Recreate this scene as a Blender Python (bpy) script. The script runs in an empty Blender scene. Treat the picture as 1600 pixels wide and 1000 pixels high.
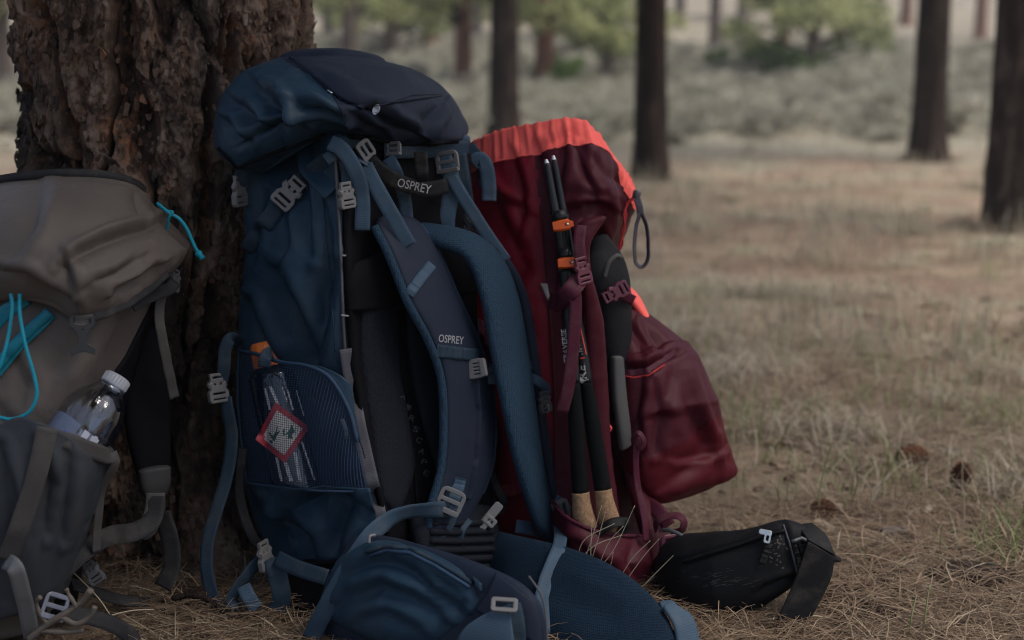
import bpy, bmesh, math, random
import numpy as np
from mathutils import Vector, Matrix
from mathutils.bvhtree import BVHTree

random.seed(7)
RNG = np.random.default_rng(7)
SC = bpy.context.scene
COL = SC.collection
R = math.radians

# ------------------------------------------------------------------ camera
CAM_H, PITCH, FPX = 0.74, 9.45, 2222.2          # metres, degrees down, focal length in photo pixels (50 mm)
cam_d = bpy.data.cameras.new('camera')
cam = bpy.data.objects.new('camera', cam_d)
COL.objects.link(cam)
cam.location = (0, 0, CAM_H)
cam.rotation_euler = (R(90 - PITCH), 0, 0)
cam_d.lens, cam_d.sensor_width = 50, 36
cam_d.clip_start, cam_d.clip_end = 0.05, 600
cam_d.dof.use_dof = True
cam_d.dof.focus_distance = 1.92
cam_d.dof.aperture_fstop = 3.0
SC.camera = cam

# ------------------------------------------------------------------ sky, sun, exposure (overcast)
W = bpy.data.worlds.new('World')
SC.world = W
W.use_nodes = True
wn = W.node_tree.nodes
sky = wn.new('ShaderNodeTexSky')
sky.sky_type = 'NISHITA'
sky.sun_disc = False
SUN_EL, SUN_AZ = 64, 112                         # azimuth clockwise from +Y
sky.sun_elevation, sky.sun_rotation = R(SUN_EL), R(SUN_AZ)
sky.air_density, sky.dust_density = 1.0, 4.0
W.node_tree.links.new(sky.outputs[0], wn['Background'].inputs[0])
wn['Background'].inputs[1].default_value = 0.055
sun_d = bpy.data.lights.new('sun', 'SUN')
sun_d.energy, sun_d.angle, sun_d.color = 1.5, R(30), (1, 0.95, 0.88)
sun = bpy.data.objects.new('sun', sun_d)
COL.objects.link(sun)
_sd = Vector((math.sin(R(SUN_AZ)) * math.cos(R(SUN_EL)), math.cos(R(SUN_AZ)) * math.cos(R(SUN_EL)), math.sin(R(SUN_EL))))
sun.rotation_euler = _sd.to_track_quat('Z', 'Y').to_euler()
sun.location = (3, -3, 6)
VS = SC.view_settings
VS.view_transform, VS.look, VS.gamma, VS.exposure = 'Standard', 'None', 1, 1.74
VS.use_curve_mapping = False
SC.cycles.use_denoising = True
SC.cycles.filter_width = 1.1
SC.cycles.max_bounces = 8
SC.cycles.transparent_max_bounces = 24

# ------------------------------------------------------------------ numeric helpers
_cp, _sp = math.cos(R(PITCH)), math.sin(R(PITCH))
CAMP = np.array([0, 0, CAM_H])

def ray(px, py):
    u, v = (px - 800) / FPX, -(py - 500) / FPX
    return np.array([u, _cp + v * _sp, -_sp + v * _cp])

def P(px, py, Y):
    d = ray(px, py)
    return CAMP + d * (Y / d[1])

def to_px(V):
    V = np.asarray(V, float)
    d = V - CAMP
    f = d[..., 1] * _cp - d[..., 2] * _sp
    up = d[..., 1] * _sp + d[..., 2] * _cp
    return np.stack([800 + d[..., 0] / f * FPX, 500 - up / f * FPX], -1)

def lerp(a, b, t): return a + (b - a) * t

def sstep(e0, e1, x):
    t = np.clip((x - e0) / (e1 - e0), 0, 1)
    return t * t * (3 - 2 * t)

def norm(v):
    v = np.asarray(v, float)
    return v / (np.linalg.norm(v, axis=-1, keepdims=True) + 1e-12)

def cr(pts, n, closed=False):
    """Catmull-Rom through pts, n points evenly spaced along it."""
    p = np.asarray(pts, float)
    if len(p) == 2 and not closed:
        return np.array([lerp(p[0], p[1], t) for t in np.linspace(0, 1, n)])
    k = len(p)
    if closed:
        q = np.concatenate([p[-1:], p, p[:2]])
        segs = k
    else:
        q = np.concatenate([2 * p[:1] - p[1:2], p, 2 * p[-1:] - p[-2:-1]])
        segs = k - 1
    out = []
    m = 14
    for i in range(segs):
        a, b, c, d = q[i], q[i + 1], q[i + 2], q[i + 3]
        for t in np.linspace(0, 1, m, endpoint=False):
            out.append(0.5 * (2 * b + (c - a) * t + (2 * a - 5 * b + 4 * c - d) * t * t + (3 * b - a - 3 * c + d) * t ** 3))
    out.append(q[segs + 1] if not closed else out[0])
    o = np.array(out)
    s = np.concatenate([[0], np.cumsum(np.linalg.norm(np.diff(o[:, :3], axis=0), axis=1))])
    x = np.linspace(0, s[-1], n, endpoint=not closed)
    return np.stack([np.interp(x, s, o[:, j]) for j in range(o.shape[1])], 1)

def _hash(*a):
    h = np.zeros(np.broadcast(*a).shape, np.uint32)
    for i, x in enumerate(a):
        h = (h ^ (x.astype(np.int64).astype(np.uint32) * np.uint32([374761393, 668265263, 2147483647, 1274126177][i]))) * np.uint32(2654435761)
        h ^= h >> np.uint32(15)
    h *= np.uint32(2246822519)
    h ^= h >> np.uint32(13)
    return h.astype(np.float64) / 4294967295.0

def vnoise(x, y, z=None, seed=0):
    x, y = np.asarray(x, float), np.asarray(y, float)
    z = np.zeros_like(x) if z is None else np.asarray(z, float)
    xi, yi, zi = np.floor(x), np.floor(y), np.floor(z)
    fx, fy, fz = x - xi, y - yi, z - zi
    fx, fy, fz = [f * f * f * (f * (f * 6 - 15) + 10) for f in (fx, fy, fz)]
    r = 0
    for dx in (0, 1):
        for dy in (0, 1):
            for dz in (0, 1):
                w = (fx if dx else 1 - fx) * (fy if dy else 1 - fy) * (fz if dz else 1 - fz)
                r = r + w * _hash(xi + dx, yi + dy, zi + dz, np.full_like(xi, seed))
    return r * 2 - 1

def fbm(x, y, z=None, o=4, seed=0):
    r, a, f = 0, 0.5, 1.0
    for i in range(o):
        r = r + a * vnoise(np.asarray(x) * f, np.asarray(y) * f, None if z is None else np.asarray(z) * f, seed + i)
        a *= 0.5
        f *= 2.03
    return r

def worley(x, y, perx=None, seed=0):
    """F1, F2 and the nearest cell's random number; perx makes x wrap."""
    xi, yi = np.floor(x), np.floor(y)
    f1 = np.full(x.shape, 9.0); f2 = f1.copy(); cid = np.zeros(x.shape)
    for dx in (-1, 0, 1):
        for dy in (-1, 0, 1):
            cx, cy = xi + dx, yi + dy
            hx = np.mod(cx, perx) if perx else cx
            s = np.full_like(cx, seed)
            qx, qy = cx + _hash(hx, cy, s), cy + _hash(hx, cy, s + 77)
            d = np.hypot(qx - x, qy - y)
            near = d < f1
            f2 = np.where(near, f1, np.minimum(f2, d))
            cid = np.where(near, _hash(hx, cy, s + 155), cid)
            f1 = np.where(near, d, f1)
    return f1, f2, cid

# ------------------------------------------------------------------ object helpers
def root_loc(o):
    while o.parent: o = o.parent
    return np.array(o.location)

def tag(o, label=None, cat=None, group=None, kind=None):
    if label: o['label'] = label
    if cat: o['category'] = cat
    if group: o['group'] = group
    if kind: o['kind'] = kind
    return o

def empty(name, loc, label, cat, group=None):
    o = bpy.data.objects.new(name, None)
    COL.objects.link(o)
    o.location = tuple(float(v) for v in loc)
    o.empty_display_size = 0.05
    return tag(o, label, cat, group)

def link_mesh(name, me, mat, parent=None, origin=None):
    o = bpy.data.objects.new(name, me)
    COL.objects.link(o)
    if mat and not me.materials: me.materials.append(mat)
    if parent: o.parent = parent
    elif origin is not None: o.location = tuple(float(v) for v in origin)
    return o

GEO = {}                                          # object -> world-space verts and faces, for laying straps on cloth

def make(name, V, F, mat, parent=None, smooth=True, uv=None, sub=0, attrs=None, origin=None):
    V = np.asarray(V, float)
    if parent: off = root_loc(parent)
    else:
        off = origin if origin is not None else np.array([(V[:, 0].min() + V[:, 0].max()) / 2, (V[:, 1].min() + V[:, 1].max()) / 2, V[:, 2].min()])
    me = bpy.data.meshes.new(name)
    L = V - off
    F = [tuple(int(i) for i in f) for f in F] if not isinstance(F, np.ndarray) else F
    if isinstance(F, np.ndarray):
        k = F.shape[1]
        me.vertices.add(len(L)); me.vertices.foreach_set('co', L.ravel())
        me.loops.add(F.size); me.loops.foreach_set('vertex_index', F.ravel().astype(np.int32))
        me.polygons.add(len(F)); me.polygons.foreach_set('loop_start', np.arange(0, F.size, k, dtype=np.int32))
        me.update(calc_edges=True)
    else:
        me.from_pydata(L.tolist(), [], F)
    if smooth: me.polygons.foreach_set('use_smooth', np.ones(len(me.polygons), bool))
    if uv is not None:
        ul = me.uv_layers.new(name='UVMap')
        li = np.empty(len(me.loops), np.int32); me.loops.foreach_get('vertex_index', li)
        ul.data.foreach_set('uv', np.asarray(uv, float)[li].ravel())
    for k, a in (attrs or {}).items():
        at = me.attributes.new(k, 'FLOAT', 'POINT'); at.data.foreach_set('value', np.asarray(a, np.float32))
    o = link_mesh(name, me, mat, parent, off)
    if sub:
        m = o.modifiers.new('subsurf', 'SUBSURF'); m.levels = m.render_levels = sub
    GEO[o] = (V, F)
    return o

_bvh = {}
def hit(on, px, py):
    """World point where the ray of that pixel meets one of the objects."""
    best = None
    d = Vector(ray(px, py)).normalized()
    for o in (on if isinstance(on, (list, tuple)) else [on]):
        if o not in _bvh:
            V, F = GEO[o]
            _bvh[o] = BVHTree.FromPolygons([tuple(v) for v in V], [tuple(int(i) for i in f) for f in F])
        h = _bvh[o].ray_cast(Vector(CAMP), d)
        if h[0] is not None and (best is None or h[3] < best[3]): best = h
    return best

def Yon(on, px, py, off=0.004):
    h = hit(on, px, py)
    return None if h is None else h[0].y - off

def densify(pts, on, k=4):
    """More points on stretches of a strap that lie on a surface, so that it follows the folds."""
    if on is None: return pts
    out = []
    for a, b in zip(pts[:-1], pts[1:]):
        out.append(a)
        if a[2] is None and b[2] is None:
            for i in range(1, k): out.append(tuple(lerp(a[0], b[0], i / k) if j == 0 else lerp(a[1], b[1], i / k) if j == 1 else None if j == 2 else lerp(a[j], b[j], i / k) for j in range(min(len(a), len(b)))))
    return out + [pts[-1]]

def resolve(pts, on=None, off=0.004):
    """(px, py, Y) control points; Y None is taken from the surface under the pixel."""
    q = [list(p[:3]) for p in pts]
    for p in q:
        if p[2] is None or (isinstance(p[2], str)): p[2] = Yon(on, p[0], p[1], off)
    ys = [i for i, p in enumerate(q) if p[2] is not None]
    for i, p in enumerate(q):
        if p[2] is None: p[2] = float(np.interp(i, ys, [q[j][2] for j in ys]))
    return np.array([P(*p) for p in q])

def grid_faces(nv, nu, closed):
    i = np.arange(nv - 1)[:, None] * nu
    j = np.arange(nu if closed else nu - 1)[None, :]
    j1 = (j + 1) % nu
    return np.stack([i + j, i + j1, i + nu + j1, i + nu + j], -1).reshape(-1, 4)

def gnormals(G, closed):
    if closed: du = np.roll(G, -1, 1) - np.roll(G, 1, 1)
    else: du = np.gradient(G, axis=1)
    dv = np.gradient(G, axis=0)
    return norm(np.cross(du, dv))

def crease(G, closed, cs):
    """Press folds into cloth: each is (photo polyline, depth m, half-width px)."""
    N = gnormals(G, closed)
    view = norm(CAMP - G)
    if (N * view).sum(-1).mean() < 0 and not closed: N = -N
    ctr = G.mean((0, 1))
    if closed and ((G - ctr) * N).sum(-1).mean() < 0: N = -N
    face = sstep(-0.1, 0.25, (N * view).sum(-1))
    px = to_px(G)
    D = np.zeros(G.shape[:2])
    for line, depth, w in cs:
        l = np.asarray(line, float)
        best = np.full(G.shape[:2], 1e9)
        tt = np.zeros(G.shape[:2]); sgn = np.zeros(G.shape[:2])
        n = len(l) - 1
        for k in range(n):
            a, b = l[k], l[k + 1]
            t = np.clip(((px - a) * (b - a)).sum(-1) / ((b - a) ** 2).sum(), 0, 1)
            d = np.linalg.norm(px - (a + t[..., None] * (b - a)), axis=-1)
            m = d < best
            tt = np.where(m, (k + t) / n, tt)
            sgn = np.where(m, ((px - a) * np.array([b[1] - a[1], a[0] - b[0]])).sum(-1) / np.linalg.norm(b - a) / w, sgn)
            best = np.minimum(best, d)
        taper = 0.25 + 0.75 * np.sin(np.pi * np.clip(tt * 0.94 + 0.03, 0, 1)) ** 0.6
        # one flank of a fold is steep, the other runs out gently
        sd = sstep(-0.35, 0.35, sgn)
        ws = w * (0.6 * sd + 1.6 * (1 - sd))
        D += -depth * taper * (np.exp(-(best / ws) ** 1.35) - 0.5 * sd * np.exp(-((best - 1.5 * w) / (0.8 * w)) ** 2))
    return G + N * (D * face)[..., None]

def wrinkle(G, closed, su=1.03, sv=1.03, amp=0.01, lu=0.06, lv=0.09, iters=90, seed=0, stiff=0.07, pin=None, noise=0.35):
    """Let a sheet of cloth that is a little too large for its shape buckle into folds."""
    X0 = G.copy()
    N = gnormals(G, closed)
    nv, nu = G.shape[:2]
    n = fbm(X0[..., 0] / lu + seed * 3.1, X0[..., 1] / lu, X0[..., 2] / lv, o=3, seed=seed)
    n2 = fbm(X0[..., 0] / lu * 0.8 - seed, X0[..., 1] / lu * 0.8 + 5, X0[..., 2] / lv * 0.8, o=2, seed=seed + 50)
    n = 0.55 * n + 1.1 * (0.22 - np.abs(n2))                     # rounded swells with sharp pinched creases between
    w = np.ones((nv, nu)) if pin is None else pin
    X = G + N * (n * amp * noise * w)[..., None]
    def shift(A, dv, du):
        if du: A = np.roll(A, -du, 1)
        if dv: A = np.roll(A, -dv, 0)
        return A
    fam = [(0, 1, su), (1, 0, sv), (1, 1, (su + sv) / 2), (1, -1, (su + sv) / 2)]
    rest, mask = [], []
    for dv, du, s in fam:
        e = shift(X0, dv, du) - X0
        rest.append(np.linalg.norm(e, axis=-1) * s)
        m = np.ones((nv, nu))
        if dv: m[nv - dv:] = 0
        if not closed and du > 0: m[:, nu - du:] = 0
        if not closed and du < 0: m[:, :-du] = 0
        mask.append(m)
    for it in range(iters):
        for (dv, du, s), r, m in zip(fam, rest, mask):
            e = shift(X, dv, du) - X
            l = np.linalg.norm(e, axis=-1)
            c = e * (0.42 * 0.5 * m * (l - r) / (l + 1e-9))[..., None]
            X = X + c - shift(c, -dv, -du)
        D = X - X0
        L = np.zeros_like(D)
        if closed: L = (np.roll(D, 1, 1) + np.roll(D, -1, 1)) / 2 - D
        else: L[:, 1:-1] = (D[:, :-2] + D[:, 2:]) / 2 - D[:, 1:-1]
        L[1:-1] += (D[:-2] + D[2:]) / 2 - D[1:-1]
        D = D + stiff * L
        dn = (D * N).sum(-1, keepdims=True)
        T = D - dn * N
        a = amp * w[..., None] + 1e-9
        dn = a * np.tanh(dn / a)
        tl = np.linalg.norm(T, axis=-1, keepdims=True)
        T = T * np.minimum(1, 0.5 * a / (tl + 1e-9))
        X = X0 + N * dn + T
    q = np.abs(vnoise(X0[..., 0] / 0.030 + seed, X0[..., 1] / 0.030, X0[..., 2] / 0.042, seed + 9)) + 0.5 * np.abs(vnoise(X0[..., 0] / 0.014, X0[..., 1] / 0.014 + seed, X0[..., 2] / 0.020, seed + 19))
    k = sstep(-0.05, 0.35, vnoise(X0[..., 0] / 0.11, X0[..., 1] / 0.11, X0[..., 2] / 0.13, seed + 29))
    return X - N * (w * min(amp, 0.008) * 0.22 * k * (q - 0.45))[..., None]

def cap_rows(G, rows, height, down):
    """Rows that close a skin over its end ring."""
    ring = G[-1] if down else G[0]
    prev = G[-3] if down else G[2]
    c = ring.mean(0)
    axis = norm((ring - prev).mean(0))
    out = []
    for s, h in rows: out.append(c + (ring - c) * s + axis * height * h)
    return np.array(out)

CAPS = [(0.96, 0.25), (0.86, 0.55), (0.68, 0.8), (0.42, 0.95), (0.15, 1.0), (0.02, 1.0)]

def skin(name, cols, mat, parent, nu=96, nv=96, wr=None, cs=None, cap=(0.03, 0.02), sub=0, fine=None, hook=None):
    """Closed bag through columns of (px, py, Y) points running top to bottom; the columns go round it."""
    C = [cr([P(*p) for p in c], nv) for c in cols]
    G = np.stack([cr([c[i] for c in C], nu, True) for i in range(nv)], 0)
    top = cap_rows(G, CAPS, cap[0], False)[::-1]
    bot = cap_rows(G, CAPS, cap[1], True)
    G = np.concatenate([top, G, bot], 0)
    if cs: G = crease(G, True, cs)
    for k, w_ in enumerate(wr if isinstance(wr, list) else [wr] if wr else []):
        pin = np.ones(G.shape[:2]); pin[:4] = 0.3; pin[-4:] = 0.3
        G = wrinkle(G, True, pin=pin, **w_)
    if hook: G = hook(G)
    return G, (make(name, G.reshape(-1, 3), grid_faces(*G.shape[:2], True), mat, parent, sub=sub) if mat else None)

def split_make(G, closed, classes, specs, parent, thick=None):
    """Cut one cloth grid into several part meshes by a class number per face."""
    nv, nu = G.shape[:2]
    F = grid_faces(nv, nu, closed)
    V = G.reshape(-1, 3)
    out = []
    for k, (name, mat) in enumerate(specs):
        f = F[classes == k]
        ids, inv = np.unique(f, return_inverse=True)
        out.append(make(name, V[ids], inv.reshape(-1, 4), mat, parent))
    return out

def ring_pts(k, p=3.0):
    a = np.linspace(0, 2 * math.pi, k, endpoint=False)
    c, s = np.cos(a), np.sin(a)
    return np.sign(c) * np.abs(c) ** (2 / p), np.sign(s) * np.abs(s) ** (2 / p)

def sweep(name, A, B, th, mat, parent, n=40, k=20, p=3.0, wr=None, cs=None, nrm=None, sub=0, endcap=0.5, asym=1.0, hook=None):
    """Padded or flat strip between two world-space edges A and B."""
    A, B = cr(A, n), cr(B, n)
    c, w = (A + B) / 2, (B - A) / 2
    t = norm(np.gradient(c, axis=0))
    N = norm(np.cross(w, t))
    flip = (N * norm(CAMP - c)).sum() < 0
    if flip: N = -N
    if nrm is not None: N = norm(np.broadcast_to(nrm, N.shape))
    x, y = ring_pts(k, p)
    tt = np.asarray(th, float)
    T = np.interp(np.linspace(0, 1, n), np.linspace(0, 1, len(tt)), tt) if tt.ndim else np.full(n, tt)
    yy = np.where(y > 0, y, y * asym)
    G = c[:, None] + w[:, None] * x[None, :, None] + N[:, None] * (T[:, None] * yy[None])[..., None]
    e = T.mean() * endcap
    top = cap_rows(G, CAPS, e, False)[::-1]; bot = cap_rows(G, CAPS, e, True)
    G = np.concatenate([top, G, bot], 0)
    if cs: G = crease(G, True, cs)
    if wr: G = wrinkle(G, True, **wr)
    if hook: G = hook(G)
    ln = np.concatenate([[0], np.cumsum(np.linalg.norm(np.diff(G.mean(1), axis=0), axis=1))])
    hw = np.linalg.norm(w, axis=1).mean()
    uv = np.stack([np.broadcast_to(x * hw, G.shape[:2]), np.broadcast_to(ln[:, None], G.shape[:2])], -1).reshape(-1, 2)
    if mat is None: return G
    return make(name, G.reshape(-1, 3), grid_faces(*G.shape[:2], True), mat, parent, uv=uv, sub=sub)

def pad(name, A, B, th, mat, parent, on=None, off=0.004, **k):
    return sweep(name, resolve(A, on, off), resolve(B, on, off), th, mat, parent, **k)

def webbing(name, pts, w, mat, parent, on=None, off=0.003, th=0.0008, n=None, roll=0, wob=0.0009):
    """Flat woven strap along (px, py, Y[, roll degrees]) points, w metres wide."""
    pts = densify(pts, on)
    q = resolve(pts, on, off)
    rolls = np.array([p[3] if len(p) > 3 else roll for p in pts], float)
    n = n or max(12, min(9 * len(pts), 90))
    c = cr(np.concatenate([q, rolls[:, None]], 1), n)
    c, rl = c[:, :3], np.radians(c[:, 3])
    t = norm(np.gradient(c, axis=0))
    s = norm(np.cross(t, norm(CAMP - c)))
    f = norm(np.cross(s, t))
    s2 = s * np.cos(rl)[:, None] + f * np.sin(rl)[:, None]
    f2 = norm(np.cross(s2, t))
    c = c + f2 * (vnoise(np.arange(n) / 5.0 + q[0, 0] * 90, np.zeros(n)) * wob)[:, None]
    xs = np.array([-1, -0.97, -0.5, 0, 0.5, 0.97, 1, 0.97, 0.5, 0, -0.5, -0.97]) * w / 2
    cup = vnoise(np.arange(n) / 7.0 + q[0, 2] * 70, np.ones(n)) * 0.0006
    ys = np.array([0, 1, 1, 1, 1, 1, 0, -1, -1, -1, -1, -1]) * th
    G = c[:, None] + s2[:, None] * xs[None, :, None] + f2[:, None] * (ys[None] + cup[:, None] * (1 - (xs[None] / w * 2) ** 2))[..., None]
    nu = len(xs)
    F = list(map(tuple, grid_faces(n, nu, True))) + [tuple(range(nu))[::-1], tuple(range((n - 1) * nu, n * nu))]
    ln = np.concatenate([[0], np.cumsum(np.linalg.norm(np.diff(c, axis=0), axis=1))])
    uv = np.stack([np.broadcast_to(xs, (n, nu)), np.broadcast_to(ln[:, None], (n, nu))], -1).reshape(-1, 2)
    return make(name, G.reshape(-1, 3), F, mat, parent, uv=uv)

def tube(name, pts, r, mat, parent, n=None, k=8, world=False, on=None, off=0.003, closed=False):
    q = np.asarray(pts, float) if world else resolve(densify(pts, on), on, off)
    n = n or max(8, min(8 * len(q), 90))
    c = cr(q, n, closed)
    rr = np.interp(np.linspace(0, 1, n), np.linspace(0, 1, len(np.atleast_1d(r))), np.atleast_1d(r))
    t = norm(np.gradient(c, axis=0))
    up = np.array([0.31, 0.2, 0.93]) if abs(t.mean(0) @ np.array([0.31, 0.2, 0.93])) < 0.9 else np.array([1.0, 0.1, 0])
    a = norm(np.cross(t, up)); b = np.cross(t, a)
    th = np.linspace(0, 2 * math.pi, k, endpoint=False)
    G = c[:, None] + (a[:, None] * np.cos(th)[None, :, None] + b[:, None] * np.sin(th)[None, :, None]) * rr[:, None, None]
    F = list(map(tuple, grid_faces(n, k, True)))
    if closed: F += [((n - 1) * k + j, (n - 1) * k + (j + 1) % k, (j + 1) % k, j) for j in range(k)]
    else: F += [tuple(range(k))[::-1], tuple(range((n - 1) * k, n * k))]
    ln = np.linspace(0, np.linalg.norm(np.diff(c, axis=0), axis=1).sum(), n)
    uv = np.stack([np.broadcast_to(th, (n, k)), np.broadcast_to(ln[:, None], (n, k))], -1).reshape(-1, 2)
    if mat is None: return G.reshape(-1, 3), F
    return make(name, G.reshape(-1, 3), F, mat, parent, uv=uv)

def lathe(prof, M, k=28):
    """Turned shape: profile of (radius, height) carried by the 4x4 matrix M."""
    th = np.linspace(0, 2 * math.pi, k, endpoint=False)
    pr = np.asarray(prof, float)
    G = np.stack([np.outer(pr[:, 0], np.cos(th)), np.outer(pr[:, 0], np.sin(th)), np.repeat(pr[:, 1:2], k, 1)], -1)
    V = G.reshape(-1, 3) @ np.array(M)[:3, :3].T + np.array(M)[:3, 3]
    F = list(map(tuple, grid_faces(len(pr), k, True)))
    return V, F

def axes(o, z, x=None):
    """Matrix with origin o, local z along z."""
    z = norm(z); x = np.array([1.0, 0.2, 0.1]) if x is None else np.asarray(x, float)
    x = norm(x - z * (x @ z)); y = np.cross(z, x)
    return np.array([[x[0], y[0], z[0], o[0]], [x[1], y[1], z[1], o[1]], [x[2], y[2], z[2], o[2]], [0, 0, 0, 1]])

def facing(px, py, Y, ang=0, yaw=0, tip=0):
    """Matrix at a point: local z towards the camera, x to the right in the picture, turned by ang."""
    o = P(px, py, Y)
    z = norm(CAMP - o)
    x = norm(np.array([1.0, 0, 0]) - z * z[0])
    y = np.cross(z, x)
    M = np.eye(4); M[:3, 0], M[:3, 1], M[:3, 2], M[:3, 3] = x, y, z, o
    E = np.array(Matrix.Rotation(R(yaw), 4, 'Y') @ Matrix.Rotation(R(tip), 4, 'X') @ Matrix.Rotation(R(ang), 4, 'Z'))
    return M @ E

def xf(V, M): return np.asarray(V) @ np.asarray(M)[:3, :3].T + np.asarray(M)[:3, 3]

def plate(loops, half, bev=0.0006, res=3):
    """Flat plate with holes: 2D loops extruded to +-half with a rounded edge."""
    cu = bpy.data.curves.new('plate_outline', 'CURVE')
    cu.dimensions, cu.fill_mode, cu.extrude, cu.bevel_depth, cu.bevel_resolution = '2D', 'BOTH', max(half - bev, 1e-5), bev, 1
    for l in loops:
        sp = cu.splines.new('POLY')
        sp.points.add(len(l) - 1)
        for q, p in zip(l, sp.points): p.co = (q[0], q[1], 0, 1)
        sp.use_cyclic_u = True
    o = bpy.data.objects.new('plate_outline', cu)
    me = o.to_mesh()
    V = np.array([v.co[:] for v in me.vertices]); F = [tuple(p.vertices) for p in me.polygons]
    o.to_mesh_clear()
    bpy.data.objects.remove(o); bpy.data.curves.remove(cu)
    return V, F

def rrect(w, h, r, cx=0, cy=0, n=4):
    out = []
    for sx, sy, a0 in ((1, 1, 0), (-1, 1, 90), (-1, -1, 180), (1, -1, 270)):
        for i in range(n + 1):
            a = R(a0 + 90 * i / n)
            out.append((cx + sx * (w / 2 - r) + r * math.cos(a), cy + sy * (h / 2 - r) + r * math.sin(a)))
    return out

def join(*parts):
    V, F, o = [], [], 0
    for v, f in parts:
        V.append(np.asarray(v)); F += [tuple(int(i) + o for i in q) for q in f]; o += len(v)
    return np.concatenate(V), F

def ladder_lock(name, M, w, h, mat, parent, bar=0.004, t=0.0022):
    """Rounded frame with cross bars that holds a strap."""
    a = plate([rrect(w, h, 0.25 * h), rrect(w - 2 * bar, h * 0.3, 0.0015, 0, h * 0.22)[::-1], rrect(w - 2 * bar, h * 0.3, 0.0015, 0, -h * 0.2)[::-1]], t, 0.001)
    lip = plate([rrect(w * 0.96, h * 0.16, 0.06 * h, 0, -h * 0.42)], t * 1.7, 0.001)
    V, F = join(a, (lip[0] + [0, 0, 0.001], lip[1]))
    return make(name, xf(V, M), F, mat, parent, smooth=False)

def side_buckle(name, M, w, h, mat, parent):
    """Side-release buckle: slotted socket with open flanks and a forked plug above."""
    sock = [(-.46, -.5), (.46, -.5), (.54, -.42), (.54, -.16), (.40, -.04), (.40, .06), (.52, .16), (.38, .20), (.20, .06), (-.20, .06), (-.38, .20), (-.52, .16), (-.40, .06), (-.40, -.04), (-.54, -.16), (-.54, -.42)]
    slot = rrect(w * .82, h * .11, .001, 0, -h * .40)[::-1]
    slot3 = rrect(w * .82, h * .13, .001, 0, -h * .20)[::-1]
    fork = [(-.42, .5), (.42, .5), (.4, .3), (.5, .12), (.56, .2), (.6, .1), (.42, -.04), (.26, .2), (.1, .2), (.09, -.1), (-.09, -.1), (-.1, .2), (-.26, .2), (-.42, -.04), (-.6, .1), (-.56, .2), (-.5, .12), (-.4, .3)]
    slot2 = rrect(w * .62, h * .12, .001, 0, h * .38)[::-1]
    a = plate([[(x * w, y * h) for x, y in sock], slot, slot3], 0.0042, 0.0012)
    b = plate([[(x * w * .92, y * h) for x, y in fork], slot2], 0.0026, 0.001)
    V, F = join(a, b)
    return make(name, xf(V, M), F, mat, parent, smooth=False)

def lettering(name, text, p0, p1, h, mat, parent, on, off=0.0008, squeeze=None, bold=0.0, skew=0.0, rot90=False):
    """Flat print: text from photo point p0 to p1 (baseline), letter height h px, laid on a surface."""
    cu = bpy.data.curves.new(name, 'FONT')
    cu.body, cu.size, cu.resolution_u, cu.offset = text, 1, 3, bold
    o = bpy.data.objects.new(name, cu)
    me = o.to_mesh()
    V = np.array([v.co[:] for v in me.vertices]); F = [tuple(p.vertices) for p in me.polygons]
    o.to_mesh_clear(); bpy.data.objects.remove(o); bpy.data.curves.remove(cu)
    V[:, 0] -= V[:, 0].min()
    W_, H_ = V[:, 0].max(), 0.73
    p0, p1 = np.array(p0, float), np.array(p1, float)
    d = (p1 - p0) / W_
    n = norm(np.array([d[1], -d[0]])) * h / H_
    if n[1] > 0 and not rot90: n = -n
    return decal(name, p0 + V[:, :1] * d + V[:, 1:2] * n, F, mat, parent, on, off)

def decal(name, px, F, mat, parent, on, off=0.0008):
    pts, last = [], None
    hs = [hit(on, x, y) for x, y in px]
    ok = [h[0] for h in hs if h is not None]
    my = float(np.median([v.y for v in ok])) if ok else 2.0
    for (x, y), h in zip(px, hs):
        Y = (h[0].y if h else my)
        p = P(x, y, Y)
        pts.append(p + norm(CAMP - p) * off)
    return make(name, np.array(pts), F, mat, parent, smooth=False)

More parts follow.
